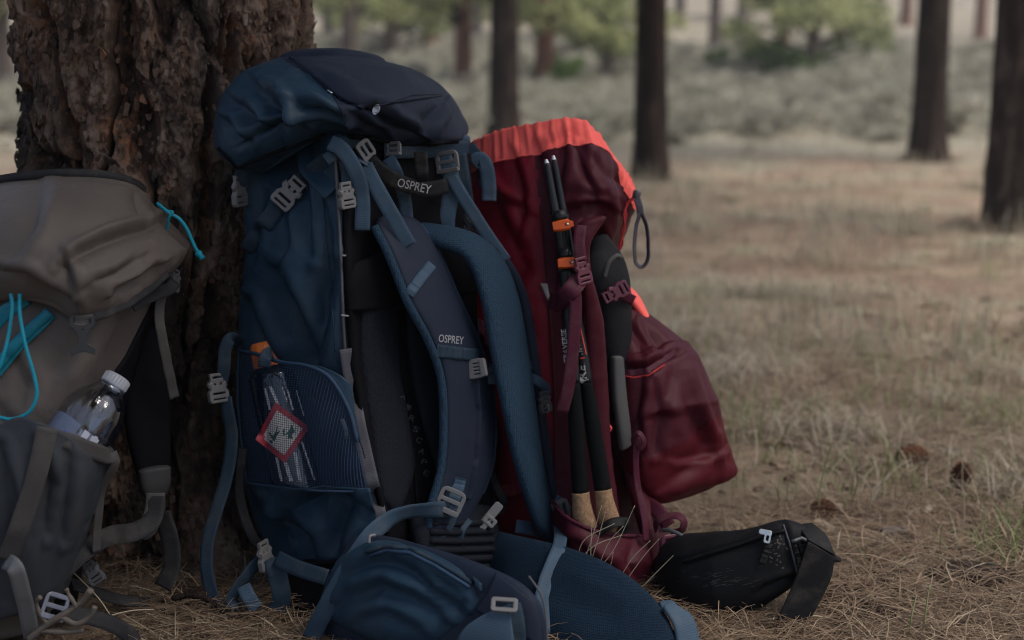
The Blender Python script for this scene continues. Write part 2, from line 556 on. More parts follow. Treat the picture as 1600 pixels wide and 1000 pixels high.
def lay_patch(name, A, B, mat, parent, on, off=0.003, th=0.0015, n=30, k=16, edge=True, wr=None):
    """Sheet between two photo-space edges, laid on a surface and given thickness."""
    A, B = cr(np.array(A, float), n), cr(np.array(B, float), n)
    G = np.zeros((n, k, 3)); ok = np.zeros((n, k), bool)
    Yv = np.full((n, k), np.nan)
    for i in range(n):
        for j in range(k):
            p = lerp(A[i], B[i], j / (k - 1))
            h = hit(on, *p)
            if h: Yv[i, j] = h[0].y
    for i in range(n):
        m = ~np.isnan(Yv[i])
        if m.any(): Yv[i] = np.interp(np.arange(k), np.arange(k)[m], Yv[i][m])
    rows = [i for i in range(n) if not np.isnan(Yv[i]).any()]
    for i in range(n):
        if i not in rows: Yv[i] = Yv[min(rows, key=lambda r: abs(r - i))]
        for j in range(k):
            p = lerp(A[i], B[i], j / (k - 1))
            q = P(p[0], p[1], Yv[i, j]); G[i, j] = q + norm(CAMP - q) * off
    if wr: G = wrinkle(G, False, **wr)
    N = gnormals(G, False)
    if (N * (CAMP - G)).sum() < 0: N = -N
    V = np.concatenate([(G + N * th).reshape(-1, 3), (G - N * th * 2).reshape(-1, 3)])
    f = grid_faces(n, k, False); m = n * k
    F = list(map(tuple, f)) + [tuple(x) for x in (f[:, ::-1] + m)]
    b = [j for j in range(k)] + [i * k + k - 1 for i in range(1, n)] + [(n - 1) * k + j for j in range(k - 2, -1, -1)] + [i * k for i in range(n - 2, 0, -1)]
    F += [(b[i], b[i] + m, b[(i + 1) % len(b)] + m, b[(i + 1) % len(b)]) for i in range(len(b))]
    su = np.linalg.norm(np.diff(G, axis=1), axis=-1).mean(); sv = np.linalg.norm(np.diff(G, axis=0), axis=-1).mean()
    u, v = np.meshgrid(np.arange(k) * su, np.arange(n) * sv)
    uv = np.tile(np.stack([u, v], -1).reshape(-1, 2), (2, 1))
    return make(name, V, F, mat, parent, uv=uv)
# ------------------------------------------------------------------ materials
class NT:
    def __init__(s, name):
        s.m = bpy.data.materials.new(name); s.m.use_nodes = True
        s.t = s.m.node_tree; s.b = s.t.nodes['Principled BSDF']; s.out = s.t.nodes['Material Output']
    def n(s, typ, **k):
        x = s.t.nodes.new('ShaderNode' + typ)
        for a, v in k.items():
            if a.startswith('i_'):
                key = a[2:]; x.inputs[int(key) if key.isdigit() else key.replace('_', ' ')].default_value = v
            else: setattr(x, a, v)
        return x
    def l(s, a, b): s.t.links.new(a, b)
    def obj(s): return s.n('TexCoord').outputs['Object']
    def noise(s, scale, detail=4, rough=0.55, vec=None, dist=0.0):
        x = s.n('TexNoise', i_Scale=scale, i_Detail=detail, i_Roughness=rough, i_Distortion=dist)
        s.l(vec if vec is not None else s.obj(), x.inputs['Vector']); return x.outputs['Fac']
    def ramp(s, fac, stops):
        x = s.n('ValToRGB'); r = x.color_ramp
        while len(r.elements) < len(stops): r.elements.new(0.5)
        for e, (p, c) in zip(r.elements, stops):
            e.position = p; e.color = (*c, 1) if not np.isscalar(c) else (c, c, c, 1)
        s.l(fac, x.inputs[0]); return x.outputs[0]
    def mix(s, fac, a, b, mode='MIX'):
        x = s.n('Mix', data_type='RGBA', blend_type=mode)
        for v, i in ((fac, 0), (a, 6), (b, 7)):
            if hasattr(v, 'node'): s.l(v, x.inputs[i])
            else: x.inputs[i].default_value = v if i == 0 else ((*v, 1) if not np.isscalar(v) else (v, v, v, 1))
        return x.outputs[2]
    def math(s, op, a, b=0.0):
        x = s.n('Math', operation=op)
        for v, i in ((a, 0), (b, 1)):
            if hasattr(v, 'node'): s.l(v, x.inputs[i])
            else: x.inputs[i].default_value = v
        return x.outputs[0]
    def bump(s, h, strength, dist, prev=None):
        x = s.n('Bump', i_Strength=strength, i_Distance=dist)
        s.l(h, x.inputs['Height'])
        if prev is not None: s.l(prev, x.inputs['Normal'])
        return x.outputs[0]
    def done(s, color=None, rough=None, normal=None, **k):
        for v, key in ((color, 'Base Color'), (rough, 'Roughness'), (normal, 'Normal')):
            if v is None: continue
            if hasattr(v, 'node'): s.l(v, s.b.inputs[key])
            else: s.b.inputs[key].default_value = (*v, 1) if key == 'Base Color' else v
        for key, v in k.items(): s.b.inputs[key.replace('_', ' ')].default_value = v
        return s.m

def fabric(name, c, rough=0.55, var=0.22, dust=0.10, crinkle=0.35, spec=0.16, sheen=0.0, grain=700):
    t = NT(name); c = np.array(c)
    col = t.mix(t.noise(7, 3), tuple(c * (1 - var)), tuple(np.minimum(c * (1 + var), 1)))
    weave = t.noise(grain, 2)
    col = t.mix(t.math('MULTIPLY', weave, 0.35), col, tuple(np.minimum(c * 1.25, 1)))
    d = t.ramp(t.noise(11, 6, 0.68), [(0.52, 0.0), (0.74, 1.0)])
    col = t.mix(t.math('MULTIPLY', d, dust), col, (0.20, 0.16, 0.12))
    r1 = t.noise(22, 4, 0.6, dist=0.6)
    nn = t.bump(r1, crinkle * 0.5, 0.008)
    o = t.obj(); wob = t.n('TexNoise', i_Scale=9, i_Detail=2)
    t.l(o, wob.inputs['Vector'])
    vm = t.n('VectorMath', operation='MULTIPLY_ADD'); vm.inputs[1].default_value = (0.10, 0.10, 0.06)
    t.l(wob.outputs['Color'], vm.inputs[0]); t.l(o, vm.inputs[2])
    for sc_, st_, di_ in ((13, 0.25, 0.010), (40, 0.40, 0.004), (110, 0.30, 0.0014)):
        vo = t.n('TexVoronoi', feature='F1', i_Scale=sc_); t.l(vm.outputs[0], vo.inputs['Vector'])
        nn = t.bump(vo.outputs['Distance'], crinkle * st_, di_, nn)
    nn = t.bump(weave, 0.25, 0.0006, nn)
    rg = t.math('ADD', t.math('MULTIPLY', t.noise(15, 3), 0.2), rough - 0.1)
    return t.done(col, rg, nn, Specular_IOR_Level=spec, Sheen_Weight=sheen, Sheen_Roughness=0.4)

def web_mat(name, c, rough=0.6, rib=0.0032):
    t = NT(name); c = np.array(c)
    uv = t.n('TexCoord').outputs['UV']
    w = t.n('TexWave', wave_type='BANDS', bands_direction='Y', i_Scale=0.314 / rib, i_Distortion=0.6, i_Detail=1.0); t.l(uv, w.inputs['Vector'])
    w2 = t.n('TexWave', wave_type='BANDS', bands_direction='X', i_Scale=1 / 0.0045 / 2, i_Distortion=0.2); t.l(uv, w2.inputs['Vector'])
    h = t.math('ADD', w.outputs['Fac'], t.math('MULTIPLY', w2.outputs['Fac'], 0.0))
    col = t.mix(t.math('MULTIPLY', h, 0.5), tuple(c * 0.82), tuple(c * 1.12))
    col = t.mix(t.math('MULTIPLY', t.ramp(t.noise(24, 5, 0.65), [(0.5, 0.0), (0.75, 1.0)]), 0.16), col, (0.19, 0.16, 0.13))
    return t.done(col, rough, t.bump(h, 0.22, 0.0006), Specular_IOR_Level=0.15, Sheen_Weight=0.0)

def spacer(name, c, hole, cell=0.0026, thr=0.30):
    """Open 3D spacer mesh: a net of yarn over a darker ground."""
    t = NT(name)
    v = t.n('TexVoronoi', i_Scale=1 / cell, i_Randomness=0.25); t.l(t.obj(), v.inputs['Vector'])
    k = t.ramp(v.outputs['Distance'], [(thr, 0.0), (thr + 0.2, 1.0)])
    big = t.noise(9, 3)
    col = t.mix(k, hole, t.mix(big, tuple(np.array(c) * 0.85), tuple(np.array(c) * 1.15)))
    return t.done(col, 0.75, t.bump(k, 0.35, 0.0006, t.bump(t.noise(30, 3), 0.2, 0.006)), Specular_IOR_Level=0.08)

def plain(name, c, rough=0.45, spec=0.4, metal=0.0, var=0.12, bump=0.08, **k):
    t = NT(name); c = np.array(c)
    col = t.mix(t.noise(40, 4, 0.6), tuple(c * (1 - var)), tuple(np.minimum(c * (1 + var), 1)))
    rg = t.math('ADD', t.math('MULTIPLY', t.noise(60, 3), 0.2), rough - 0.1)
    return t.done(col, rg, t.bump(t.noise(150, 3), bump, 0.001), Specular_IOR_Level=spec, Metallic=metal, **k)

def attr_mat(name, stops, rough=0.8, attr='tone', var=0.3, trans=0.0, spec=0.2, vary=0.0):
    t = NT(name)
    a = t.n('Attribute', attribute_name=attr)
    col = t.ramp(a.outputs['Fac'], stops)
    col = t.mix(t.math('MULTIPLY', t.noise(30, 3), var), col, (0.03, 0.025, 0.02))
    oi = t.n('ObjectInfo').outputs['Random']
    col = t.mix(t.math('MULTIPLY', oi, vary), col, (0.10, 0.085, 0.075))
    t.done(col, rough, None, Specular_IOR_Level=spec)
    if trans:
        d = t.n('BsdfTranslucent'); t.l(col, d.inputs['Color'])
        ms = t.n('MixShader', i_0=trans); t.l(t.b.outputs[0], ms.inputs[1]); t.l(d.outputs[0], ms.inputs[2]); t.l(ms.outputs[0], t.out.inputs[0])
    return t.m

# ------------------------------------------------------------------ terrain
def ground_z(x, y):
    x, y = np.asarray(x, float), np.asarray(y, float)
    far = np.maximum(y - 12, 0)
    z = 0.0017 * far ** 2 / (1 + far / 260)
    z = z + 0.05 * fbm(x / 2.4, y / 2.4, o=3, seed=3) * sstep(2.4, 6, np.hypot(x * 0.6, y)) + 0.35 * fbm(x / 11, y / 11, o=2, seed=9) * sstep(12, 40, y)
    z = z + 0.010 * fbm(x / 0.22, y / 0.22, o=4, seed=5) * (1 - sstep(8, 14, y))
    return z

def ground_at(px, py):
    """First point where the line of sight of that photo pixel meets the terrain."""
    d = ray(px, py); y = np.geomspace(1.4, 300, 1600)
    p = CAMP + d * (y / d[1])[:, None]
    below = p[:, 2] < ground_z(p[:, 0], p[:, 1])
    return p[int(np.argmax(below))] if below.any() else p[-1]

def ground_mat():
    t = NT('pine_duff_ground')
    o = t.obj()
    big = t.noise(0.55, 5, 0.6, o); mid = t.noise(3.2, 6, 0.65, o, 0.5); fine = t.noise(38, 6, 0.7, o); spk = t.noise(150, 3, 0.7, o)
    soil = t.ramp(fine, [(0.25, (0.060, 0.038, 0.029)), (0.5, (0.175, 0.116, 0.083)), (0.72, (0.305, 0.222, 0.168))])
    straw = t.ramp(spk, [(0.3, (0.15, 0.105, 0.07)), (0.6, (0.32, 0.245, 0.175)), (0.8, (0.44, 0.365, 0.275))])
    col = t.mix(t.ramp(mid, [(0.45, 0.0), (0.64, 1.0)]), soil, straw)
    col = t.mix(t.math('MULTIPLY', t.ramp(t.noise(1.1, 5, 0.65, o), [(0.48, 0.0), (0.62, 1.0)]), 0.75), col, t.mix(spk, (0.15, 0.15, 0.10), (0.30, 0.29, 0.20)))
    grey = t.mix(fine, (0.15, 0.145, 0.115), (0.27, 0.26, 0.20))
    sep = t.n('SeparateXYZ'); t.l(o, sep.inputs[0])
    far = t.ramp(t.math('ADD', t.math('DIVIDE', sep.outputs['Y'], 40), t.math('MULTIPLY', t.math('SUBTRACT', big, 0.5), 0.35)), [(0.28, 0.0), (0.42, 1.0)])
    col = t.mix(t.math('MULTIPLY', far, 0.75), col, grey)
    hill = t.ramp(t.math('DIVIDE', sep.outputs['Y'], 100), [(0.42, 0.0), (0.62, 1.0)])
    col = t.mix(t.math('MULTIPLY', hill, 0.8), col, t.mix(t.ramp(t.noise(1.4, 5, 0.65, o), [(0.35, 0.0), (0.65, 1.0)]), (0.11, 0.085, 0.07), (0.28, 0.25, 0.19)))
    nn = t.bump(mid, 0.5, 0.05); nn = t.bump(fine, 0.9, 0.014, nn); nn = t.bump(spk, 0.7, 0.004, nn)
    return t.done(col, 0.95, nn, Specular_IOR_Level=0.15)

def build_ground():
    ys = np.concatenate([np.linspace(-12, 1.3, 16), np.linspace(1.36, 3.2, 120), np.geomspace(3.24, 260, 190)])
    u = np.linspace(-1, 1, 260)
    xs = np.sinh(u * 5.6) / np.sinh(5.6) * 140
    X, Y = np.meshgrid(xs, ys)
    G = np.stack([X, Y, ground_z(X, Y)], -1)
    o = make('ground', G.reshape(-1, 3), grid_faces(*X.shape, False), ground_mat(), origin=np.zeros(3))
    return tag(o, 'brown forest floor of needles and dry grass rising to a hillside', None, None, 'structure')
ground = build_ground()

# ------------------------------------------------------------------ bark
def bark_mat(name='ponderosa_bark', near=True, base=((0.011, 0.0068, 0.0055), (0.078, 0.047, 0.033), (0.185, 0.125, 0.092)), rust=(0.25, 0.105, 0.05)):
    t = NT(name)
    o = t.obj()
    mp = t.n('Mapping'); mp.inputs['Scale'].default_value = (1, 1, 0.55 if near else 0.22); t.l(o, mp.inputs[0]); v = mp.outputs[0]
    if near:
        ra = t.n('Attribute', attribute_name='bark_tone').outputs['Fac']
        rk = t.n('Attribute', attribute_name='rust').outputs['Fac']
        fine = t.noise(85, 7, 0.75, v, 0.8); mid = t.noise(24, 6, 0.7, v, 0.6)
        k = t.math('ADD', t.math('MULTIPLY', ra, 0.42), t.math('ADD', t.math('MULTIPLY', fine, 0.62), t.math('MULTIPLY', mid, 0.30)))
        col = t.ramp(k, [(0.34, base[0]), (0.62, base[1]), (0.82, base[2]), (1.0, (0.27, 0.215, 0.18))])
        rr = t.math('MULTIPLY', rk, t.ramp(mid, [(0.35, 0.1), (0.6, 1.0)]))
        col = t.mix(rr, col, t.ramp(fine, [(0.3, tuple(np.array(rust) * 0.3)), (0.55, rust), (0.75, (0.36, 0.2, 0.12))]))
        char = t.ramp(t.noise(7, 5, 0.65, v, 0.6), [(0.45, 0.0), (0.57, 1.0)])
        col = t.mix(t.math('MULTIPLY', char, 0.80), col, t.mix(fine, (0.006, 0.005, 0.005), (0.04, 0.034, 0.032)))
        lich = t.ramp(t.noise(140, 3, 0.6, o), [(0.66, 0.0), (0.74, 1.0)])
        col = t.mix(t.math('MULTIPLY', lich, 0.55), col, (0.34, 0.29, 0.25))
        nn = t.bump(mid, 0.7, 0.012); nn = t.bump(fine, 1.0, 0.006, nn); nn = t.bump(t.noise(320, 4, 0.7, v), 0.8, 0.0016, nn)
        return t.done(col, 0.9, nn, Specular_IOR_Level=0.25)
    fine = t.noise(14, 6, 0.7, v, 0.5)
    col = t.ramp(fine, [(0.3, base[0]), (0.55, base[1]), (0.75, base[2])])
    return t.done(col, 0.9, t.bump(fine, 1.0, 0.03), Specular_IOR_Level=0.05)

TRX, TRY, TRR = -0.571, 2.335, 0.227
def bark_surface(th, z, lobes=True):
    """Radius of the foreground trunk, with its attributes."""
    R0 = TRR * (1 + 0.30 * np.exp(-np.maximum(z, 0) / 0.10) * (1 + 0.5 * np.sin(th * 5 + 1.0)) - 0.012 * z)
    R0 = R0 * (1 + 0.035 * np.sin(th * 3 + 0.7 + 0.8 * z) + 0.02 * np.sin(th * 7 - 1.3 * z))
    cells = 13
    u = th / (2 * math.pi) * cells
    wx = 0.5 * fbm(np.cos(th) * 3, np.sin(th) * 3, z * 5, o=4, seed=21)
    f1, f2, cid = worley(u + wx, z * 2.5 + 0.6 * fbm(np.cos(th) * 4, np.sin(th) * 4, z * 6, o=3, seed=22), cells, 4)
    furrow = 1 - sstep(0.0, 0.20, f2 - f1)
    w2 = fbm(np.cos(th) * 9, np.sin(th) * 9, z * 18, o=4, seed=31)
    g1, g2, gid = worley(th / (2 * math.pi) * 44 + 0.9 * w2, z * 13 + 0.9 * w2, 44, 8)
    h1, h2, hid = worley(th / (2 * math.pi) * 120 + 1.3 * w2, z * 44 - w2, 120, 12)
    step = sstep(0, 0.07, g2 - g1)
    step2 = sstep(0, 0.10, h2 - h1)
    n = fbm(np.cos(th) * 30, np.sin(th) * 30, z * 80, o=4, seed=41)
    n0 = fbm(np.cos(th) * 5, np.sin(th) * 5, z * 7, o=3, seed=43)
    # thin layers that have flaked off in steps
    q = 5.0 * fbm(np.cos(th) * 7, np.sin(th) * 7, z * 15, o=5, seed=45)
    lay = (np.floor(q) + sstep(0.0, 0.22, q - np.floor(q))) / 5.0
    d = -0.036 * furrow ** 1.3 + 0.012 * (cid - 0.5) * (1 - furrow) + 0.022 * lay * (1 - 0.5 * furrow) + 0.007 * (gid - 0.55) * step + 0.0032 * (hid - 0.5) * step2 + 0.005 * n + 0.012 * n0
    rust = sstep(0.60, 0.9, gid * 0.5 + 0.55 * furrow * sstep(-0.15, 0.25, n0) + 0.35 * (hid - 0.3) + 0.25 * sstep(0.05, -0.25, lay))
    bark_tone = 0.45 * gid + 0.35 * hid + 0.55 * np.clip(lay + 0.1, -0.4, 0.4) - 0.5 * furrow  # tone varies by cell, darker in furrows, paler on raised layers
    return R0 + d, rust, np.clip(bark_tone + 0.16, 0, 1)

def build_trunk():
    nu, nv = 640, 560
    # more columns on the side that can be seen
    a = np.linspace(-1, 1, nu, endpoint=False)
    th = -math.pi / 2 + math.pi * (0.55 * a + 0.45 * a ** 3)
    z = np.concatenate([np.linspace(-0.12, 1.15, nv), np.geomspace(1.17, 14, 70)])
    T, Z = np.meshgrid(th, z)
    rad, rust, bark_tone = bark_surface(T, Z)
    rad = np.where(Z > 1.3, rad * (1 - (Z - 1.3) / 17), rad)
    G = np.stack([TRX + rad * np.cos(T) + 0.012 * Z, TRY + rad * np.sin(T), Z], -1)
    return G, rust, bark_tone

tree = empty('ponderosa_tree', (TRX, TRY, 0), 'thick old ponderosa pine with flaky charred bark that the backpacks lean on', 'tree')
_G, _rust, _rand = build_trunk()
BARK = bark_mat()
trunk = make('trunk', _G.reshape(-1, 3), grid_faces(*_G.shape[:2], True), BARK, tree, attrs={'rust': _rust.ravel(), 'bark_tone': _rand.ravel()})

def build_flakes():
    """Loose scales of bark standing off the trunk."""
    V, F, ra, ru = [], [], [], []
    g = np.random.default_rng(3)
    n_ = 5500
    TH = -math.pi / 2 + math.pi * 0.62 * g.uniform(-1, 1, n_); ZZ = g.uniform(0.0, 1.1, n_)
    RR = bark_surface(TH, ZZ)[0] + g.uniform(-0.003, 0.003, n_)
    for th, z, r in zip(TH, ZZ, RR):
        s = g.lognormal(math.log(0.0052), 0.42)
        k = 8
        n = np.array([math.cos(th), math.sin(th), 0.0])
        n = norm(n + g.normal(0, 0.22, 3))
        u = norm(np.cross(n, [0, 0, 1])); w = np.cross(n, u)
        c = np.array([TRX + 0.012 * z, TRY, z]) + np.array([math.cos(th), math.sin(th), 0]) * r
        an = np.sort(g.uniform(0, 2 * math.pi, k))
        rr = g.uniform(0.75, 1.1, k)
        ring = [c + (u * math.cos(a) * s * 0.8 + w * math.sin(a) * s * 1.25) * q for a, q in zip(an, rr)]
        b = len(V)
        lift = n * g.uniform(0.0007, 0.0016)
        V += [p - lift for p in ring] + [p + lift for p in ring]
        F += [tuple(b + k + j for j in range(k))] + [(b + j, b + (j + 1) % k, b + k + (j + 1) % k, b + k + j) for j in range(k)]
        ra += [min(1, max(0, g.normal(0.5, 0.25)))] * (2 * k)
        ru += [max(0, g.normal(0.05, 0.4))] * (2 * k)
    o = make('bark_flakes', V, F, BARK, tree, smooth=False, attrs={'bark_tone': ra, 'rust': ru})
    o['kind'] = 'stuff'
build_flakes()

# ------------------------------------------------------------------ foliage
LEAF = attr_mat('pine_foliage', [(0.0, (0.17, 0.19, 0.085)), (0.5, (0.31, 0.33, 0.15)), (1.0, (0.43, 0.44, 0.23))], 0.6, trans=0.45, var=0.1)
SAGE = attr_mat('sage_foliage', [(0.0, (0.20, 0.19, 0.155)), (0.5, (0.39, 0.375, 0.30)), (1.0, (0.56, 0.53, 0.43))], 0.8, trans=0.45, var=0.05, vary=0.2)
BUSHG = attr_mat('bush_foliage', [(0.0, (0.05, 0.09, 0.02)), (0.5, (0.12, 0.20, 0.05)), (1.0, (0.20, 0.29, 0.09))], 0.6, trans=0.3)

def leaf_cloud(n, centers, radii, size, g, up=0.2, elong=3.5):
    """n small blades spread through clumps; returns V, F, tone."""
    ci = g.integers(0, len(centers), n)
    d = norm(g.normal(0, 1, (n, 3))) * (g.uniform(0, 1, (n, 1)) ** 0.42)
    p = np.asarray(centers)[ci] + d * np.asarray(radii)[ci]
    ax = norm(d + g.normal(0, 0.6, (n, 3)) + [0, 0, up])
    sd = norm(np.cross(ax, g.normal(0, 1, (n, 3))))
    s = size * g.uniform(0.6, 1.4, (n, 1))
    V = np.stack([p - sd * s / elong, p + sd * s / elong, p + ax * s + sd * s / elong * 0.4, p + ax * s - sd * s / elong * 0.4], 1).reshape(-1, 3)
    F = np.arange(4 * n).reshape(-1, 4)
    tone = np.repeat(np.clip(g.normal(0.5, 0.2, n) + g.normal(0, 0.2, len(centers))[ci], 0, 1), 4)
    return V, F, tone

def limb(V, F, a, b, r0, r1, k=6):
    v, f = tube(None, [a, (np.array(a) + b) / 2 + [0, 0, 0.02], b], [r0, r1], None, None, n=6, k=k, world=True)
    o = sum(len(x) for x in V)
    V.append(v); F += [tuple(i + o for i in q) for q in f]

def crown_mesh(name, h0, h1, spread, n, seed, size, mat):
    g = np.random.default_rng(seed)
    ctr, rad = [], []
    for i in range(46):
        t = g.uniform(0, 1)
        z = lerp(h0, h1, t)
        s = spread * (1 - 0.75 * t) * g.uniform(0.3, 1)
        a = g.uniform(0, 2 * math.pi)
        ctr.append((s * math.cos(a), s * math.sin(a), z)); q = spread * g.uniform(0.16, 0.34); rad.append((q, q, q * 0.6))
    V, F, tone = leaf_cloud(n, ctr, rad, size, g)
    me_o = make(name, V, F, mat, attrs={'tone': tone}, origin=np.zeros(3), smooth=False)
    me = me_o.data
    bpy.data.objects.remove(me_o)
    bv, bf = [], []
    for c in ctr[::2]: limb(bv, bf, (0, 0, c[2] - 0.25 * spread), np.array(c), 0.03 * spread, 0.008 * spread)
    mo = make('limbs', np.concatenate(bv), bf, FARBARK, origin=np.zeros(3)); lm = mo.data; bpy.data.objects.remove(mo)
    return me, lm
FARBARK = bark_mat('dark_pine_bark', False, ((0.008, 0.006, 0.0055), (0.034, 0.024, 0.020), (0.085, 0.062, 0.052)))
ROUGHBARK = bark_mat('rough_pine_bark', False, ((0.012, 0.009, 0.008), (0.058, 0.042, 0.036), (0.20, 0.15, 0.125)))
REDBARK = bark_mat('red_pine_bark', False, ((0.06, 0.03, 0.022), (0.17, 0.085, 0.06), (0.28, 0.16, 0.115)))
TANBARK = bark_mat('grey_pine_bark', False, ((0.05, 0.04, 0.034), (0.13, 0.10, 0.085), (0.22, 0.18, 0.15)))
CROWN_HIGH = crown_mesh('crown_leaves', 4.6, 11, 2.1, 5200, 5, 0.17, LEAF)
CROWN_WIDE = crown_mesh('crown_leaves', 4.6, 11, 4.6, 26000, 6, 0.22, LEAF)  # crown out of view, made wide and dense to shade the packs
CROWN_LOW = [crown_mesh('crown_leaves', (1.5, 0.9, 1.9)[i], 7, 1.8, (4200, 6000, 3000)[i], 11 + i, 0.14, LEAF) for i in range(3)]

def put(name, me, parent, mat=None):
    o = bpy.data.objects.new(name, me); COL.objects.link(o); o.parent = parent
    return o
def add_crown(t, cm):
    put('crown', cm[0], t); put('limb', cm[1], t)['kind'] = 'stuff'
add_crown(tree, CROWN_WIDE)

def far_trunk(t, d, lean, bend, h, mat, seed, flare=0.35):
    nu, nv = 28, 60
    th = np.linspace(0, 2 * math.pi, nu, endpoint=False); z = np.concatenate([np.linspace(-0.2, 2.5, 40), np.linspace(2.7, h, 20)])
    T, Z = np.meshgrid(th, z)
    r = d / 2 * (1 + flare * np.exp(-np.maximum(Z, 0) / 0.22)) * (1 - 0.8 * np.maximum(Z, 0) / h)
    r = r * (1 + 0.07 * fbm(np.cos(T) * 2.5 + seed, np.sin(T) * 2.5, Z * 2.2, o=4, seed=seed) + 0.06 * np.abs(np.sin(T * 6 + 2 * vnoise(Z * 2, T))))
    G = np.stack([r * np.cos(T) + lean * Z + bend * np.sin(Z * 1.1), r * np.sin(T), Z], -1)
    b = root_loc(t)
    return make('trunk', G.reshape(-1, 3) + b, grid_faces(*T.shape, True), mat, t)

# base px, base py, trunk width px, lean, bark, crown, label
TREES = [
    (787, 216, 43, 0.004, FARBARK, 'high', 'dark straight pine trunk between the blue lid and the coral rim of the red pack'),
    (1016, 284, 46, -0.012, FARBARK, 'high', 'dark pine trunk with a flared base behind the hanging loop of the red pack'),
    (1449, 252, 47, -0.006, FARBARK, 'high', 'dark pine trunk standing at the edge of the sage, second from the photo right edge'),
    (1590, 360, 92, 0.0, ROUGHBARK, 'high', 'thick near pine trunk with rough bark cut by the right edge of the photo'),
    (724, 148, 25, 0.0, REDBARK, 'low', 'short reddish trunk under a green crown left of the dark straight trunk'),
    (850, 155, 29, 0.0, REDBARK, 'low', 'reddish trunk with low green boughs right of the dark straight trunk'),
    (949, 138, 18, -0.03, TANBARK, 'low2', 'thin greyish trunk beside the flared dark trunk'),
    (1116, 96, 18, 0.0, TANBARK, 'high', 'pale thin trunk far up the bare slope'),
    (1223, 92, 17, 0.0, REDBARK, 'low', 'reddish thin trunk behind the bright green bush'),
    (1268, 131, 19, 0.012, TANBARK, 'low2', 'grey brown slender trunk right of the bright green bush'),
    (1312, 104, 13, 0.02, TANBARK, 'low', 'thin trunk with yellow green boughs left of the trunk at the sage edge'),
    (1531, 62, 17, 0.0, REDBARK, 'high', 'orange red trunk far behind the rough trunk at the right edge'),
    (10, 150, 22, 0.0, TANBARK, 'low', 'grey trunk far left of the thick old pine'),
    (612, 96, 22, 0.0, TANBARK, 'low2', 'green pine with hidden trunk above the top of the blue lid'),
    (548, 118, 24, 0.0, TANBARK, 'low', 'bushy green pine just right of the thick old trunk'),
    (672, 84, 20, 0.0, REDBARK, 'low2', 'green pine further up the slope above the blue lid'),
    (890, 60, 18, 0.0, TANBARK, 'low2', 'hazy green pine up the slope between the two dark trunks'),
    (515, 60, 20, 0.0, TANBARK, 'low2', 'pale green pine far up the slope close to the thick old trunk'),
    (742, 52, 20, 0.0, TANBARK, 'low2', 'pale green pine far up the slope just left of the dark straight trunk'),
    (584, 30, 18, 0.0, TANBARK, 'low2', 'faint far pine high on the slope above the blue lid'),
    (1160, 30, 16, 0.0, TANBARK, 'low3', 'faint far pine high on the slope above the bright green bushes'),
    (1415, 40, 16, 0.0, REDBARK, 'low3', 'faint far pine high on the slope touching the trunk at the sage edge'),
    (1062, 40, 16, 0.0, TANBARK, 'low3', 'distant pine on the slope above the bare patch'),
    (1372, 70, 15, 0.0, TANBARK, 'low3', 'distant green pine on the slope left of the trunk at the sage edge'),
]
for i, (bx, by, w, lean, bk, cw, lab) in enumerate(TREES):
    p = ground_at(bx, by)
    d = w / FPX * np.linalg.norm(p - CAMP)
    t = empty('pine_tree', p, lab, 'tree', 'pines standing behind the camp')
    far_trunk(t, d / 0.95, lean, 0.004, 12, bk, i + 1, 0.10 if bk is ROUGHBARK else 0.35)
    cm = CROWN_HIGH if cw == 'high' else CROWN_LOW[{'low': 0, 'low2': 1, 'low3': 2}[cw]]
    add_crown(t, cm)
    for ch in t.children:
        if ch.name.startswith(('crown', 'limb')):
            ch.rotation_euler.z = i * 1.7
            k = 1.0 if cw == 'high' else 0.9 + 0.25 * ((i * 37) % 5) / 5
            ch.scale = (k, k, k)

# bushes and sage
def bush_mesh(seed, mat, w, h, n, size):
    g = np.random.default_rng(seed)
    ctr = [(g.normal(0, w * 0.36), g.normal(0, w * 0.36), h * g.uniform(0.25, 0.75)) for _ in range(16)]
    rad = [(w * 0.2, w * 0.2, h * 0.26)] * 16
    V, F, tone = leaf_cloud(n, ctr, rad, size, g, 0.8, 5)
    o = make('foliage', V, F, mat, attrs={'tone': tone}, origin=np.zeros(3), smooth=False); lm = o.data; bpy.data.objects.remove(o)
    bv, bf = [], []
    for c in ctr: limb(bv, bf, (c[0] * 0.1, c[1] * 0.1, -0.03), np.array(c), 0.02 * w, 0.006 * w, 5)
    o = make('stem', np.concatenate(bv), bf, TANBARK, origin=np.zeros(3)); sm = o.data; bpy.data.objects.remove(o)
    return lm, sm
def plant(name, p, ms, label, cat, group, k=1.0, rz=0.0):
    t = empty(name, p, label, cat, group); t.scale = (k, k, k); t.rotation_euler.z = rz
    put('foliage', ms[0], t); put('stem', ms[1], t)
gb = bush_mesh(50, BUSHG, 1.0, 1.1, 2200, 0.12)
for bx, by, k, lab in [(1178, 128, 0.95, 'bright green bush on the left of the pair by the thin trunks'), (1238, 134, 0.8, 'lower bright green bush on the right of the pair by the thin trunks'),
                       (1302, 104, 0.7, 'small green bush between the slender trunk and the sage'), (872, 152, 0.85, 'yellow green bush at the foot of the reddish trunk with low boughs'), (968, 112, 0.8, 'yellow green bush beside the flared dark trunk')]:
    plant('green_bush', ground_at(bx, by), gb, lab, 'bush', 'green bushes among the far pines', k, bx)
sages = [bush_mesh(60 + i, SAGE, 0.95, 0.42 + 0.08 * i, 1500, 0.075) for i in range(3)]
g = np.random.default_rng(77)
spots = []
_y = 12.2 + 35 * g.uniform(0, 1, 2600) ** 0.9; _x = g.uniform(-0.42, 0.42, 2600) * _y
_k = fbm(_x / 2.5, _y / 2.5, o=3, seed=13) > -0.45 + 0.75 * sstep(22, 12.5, _y)
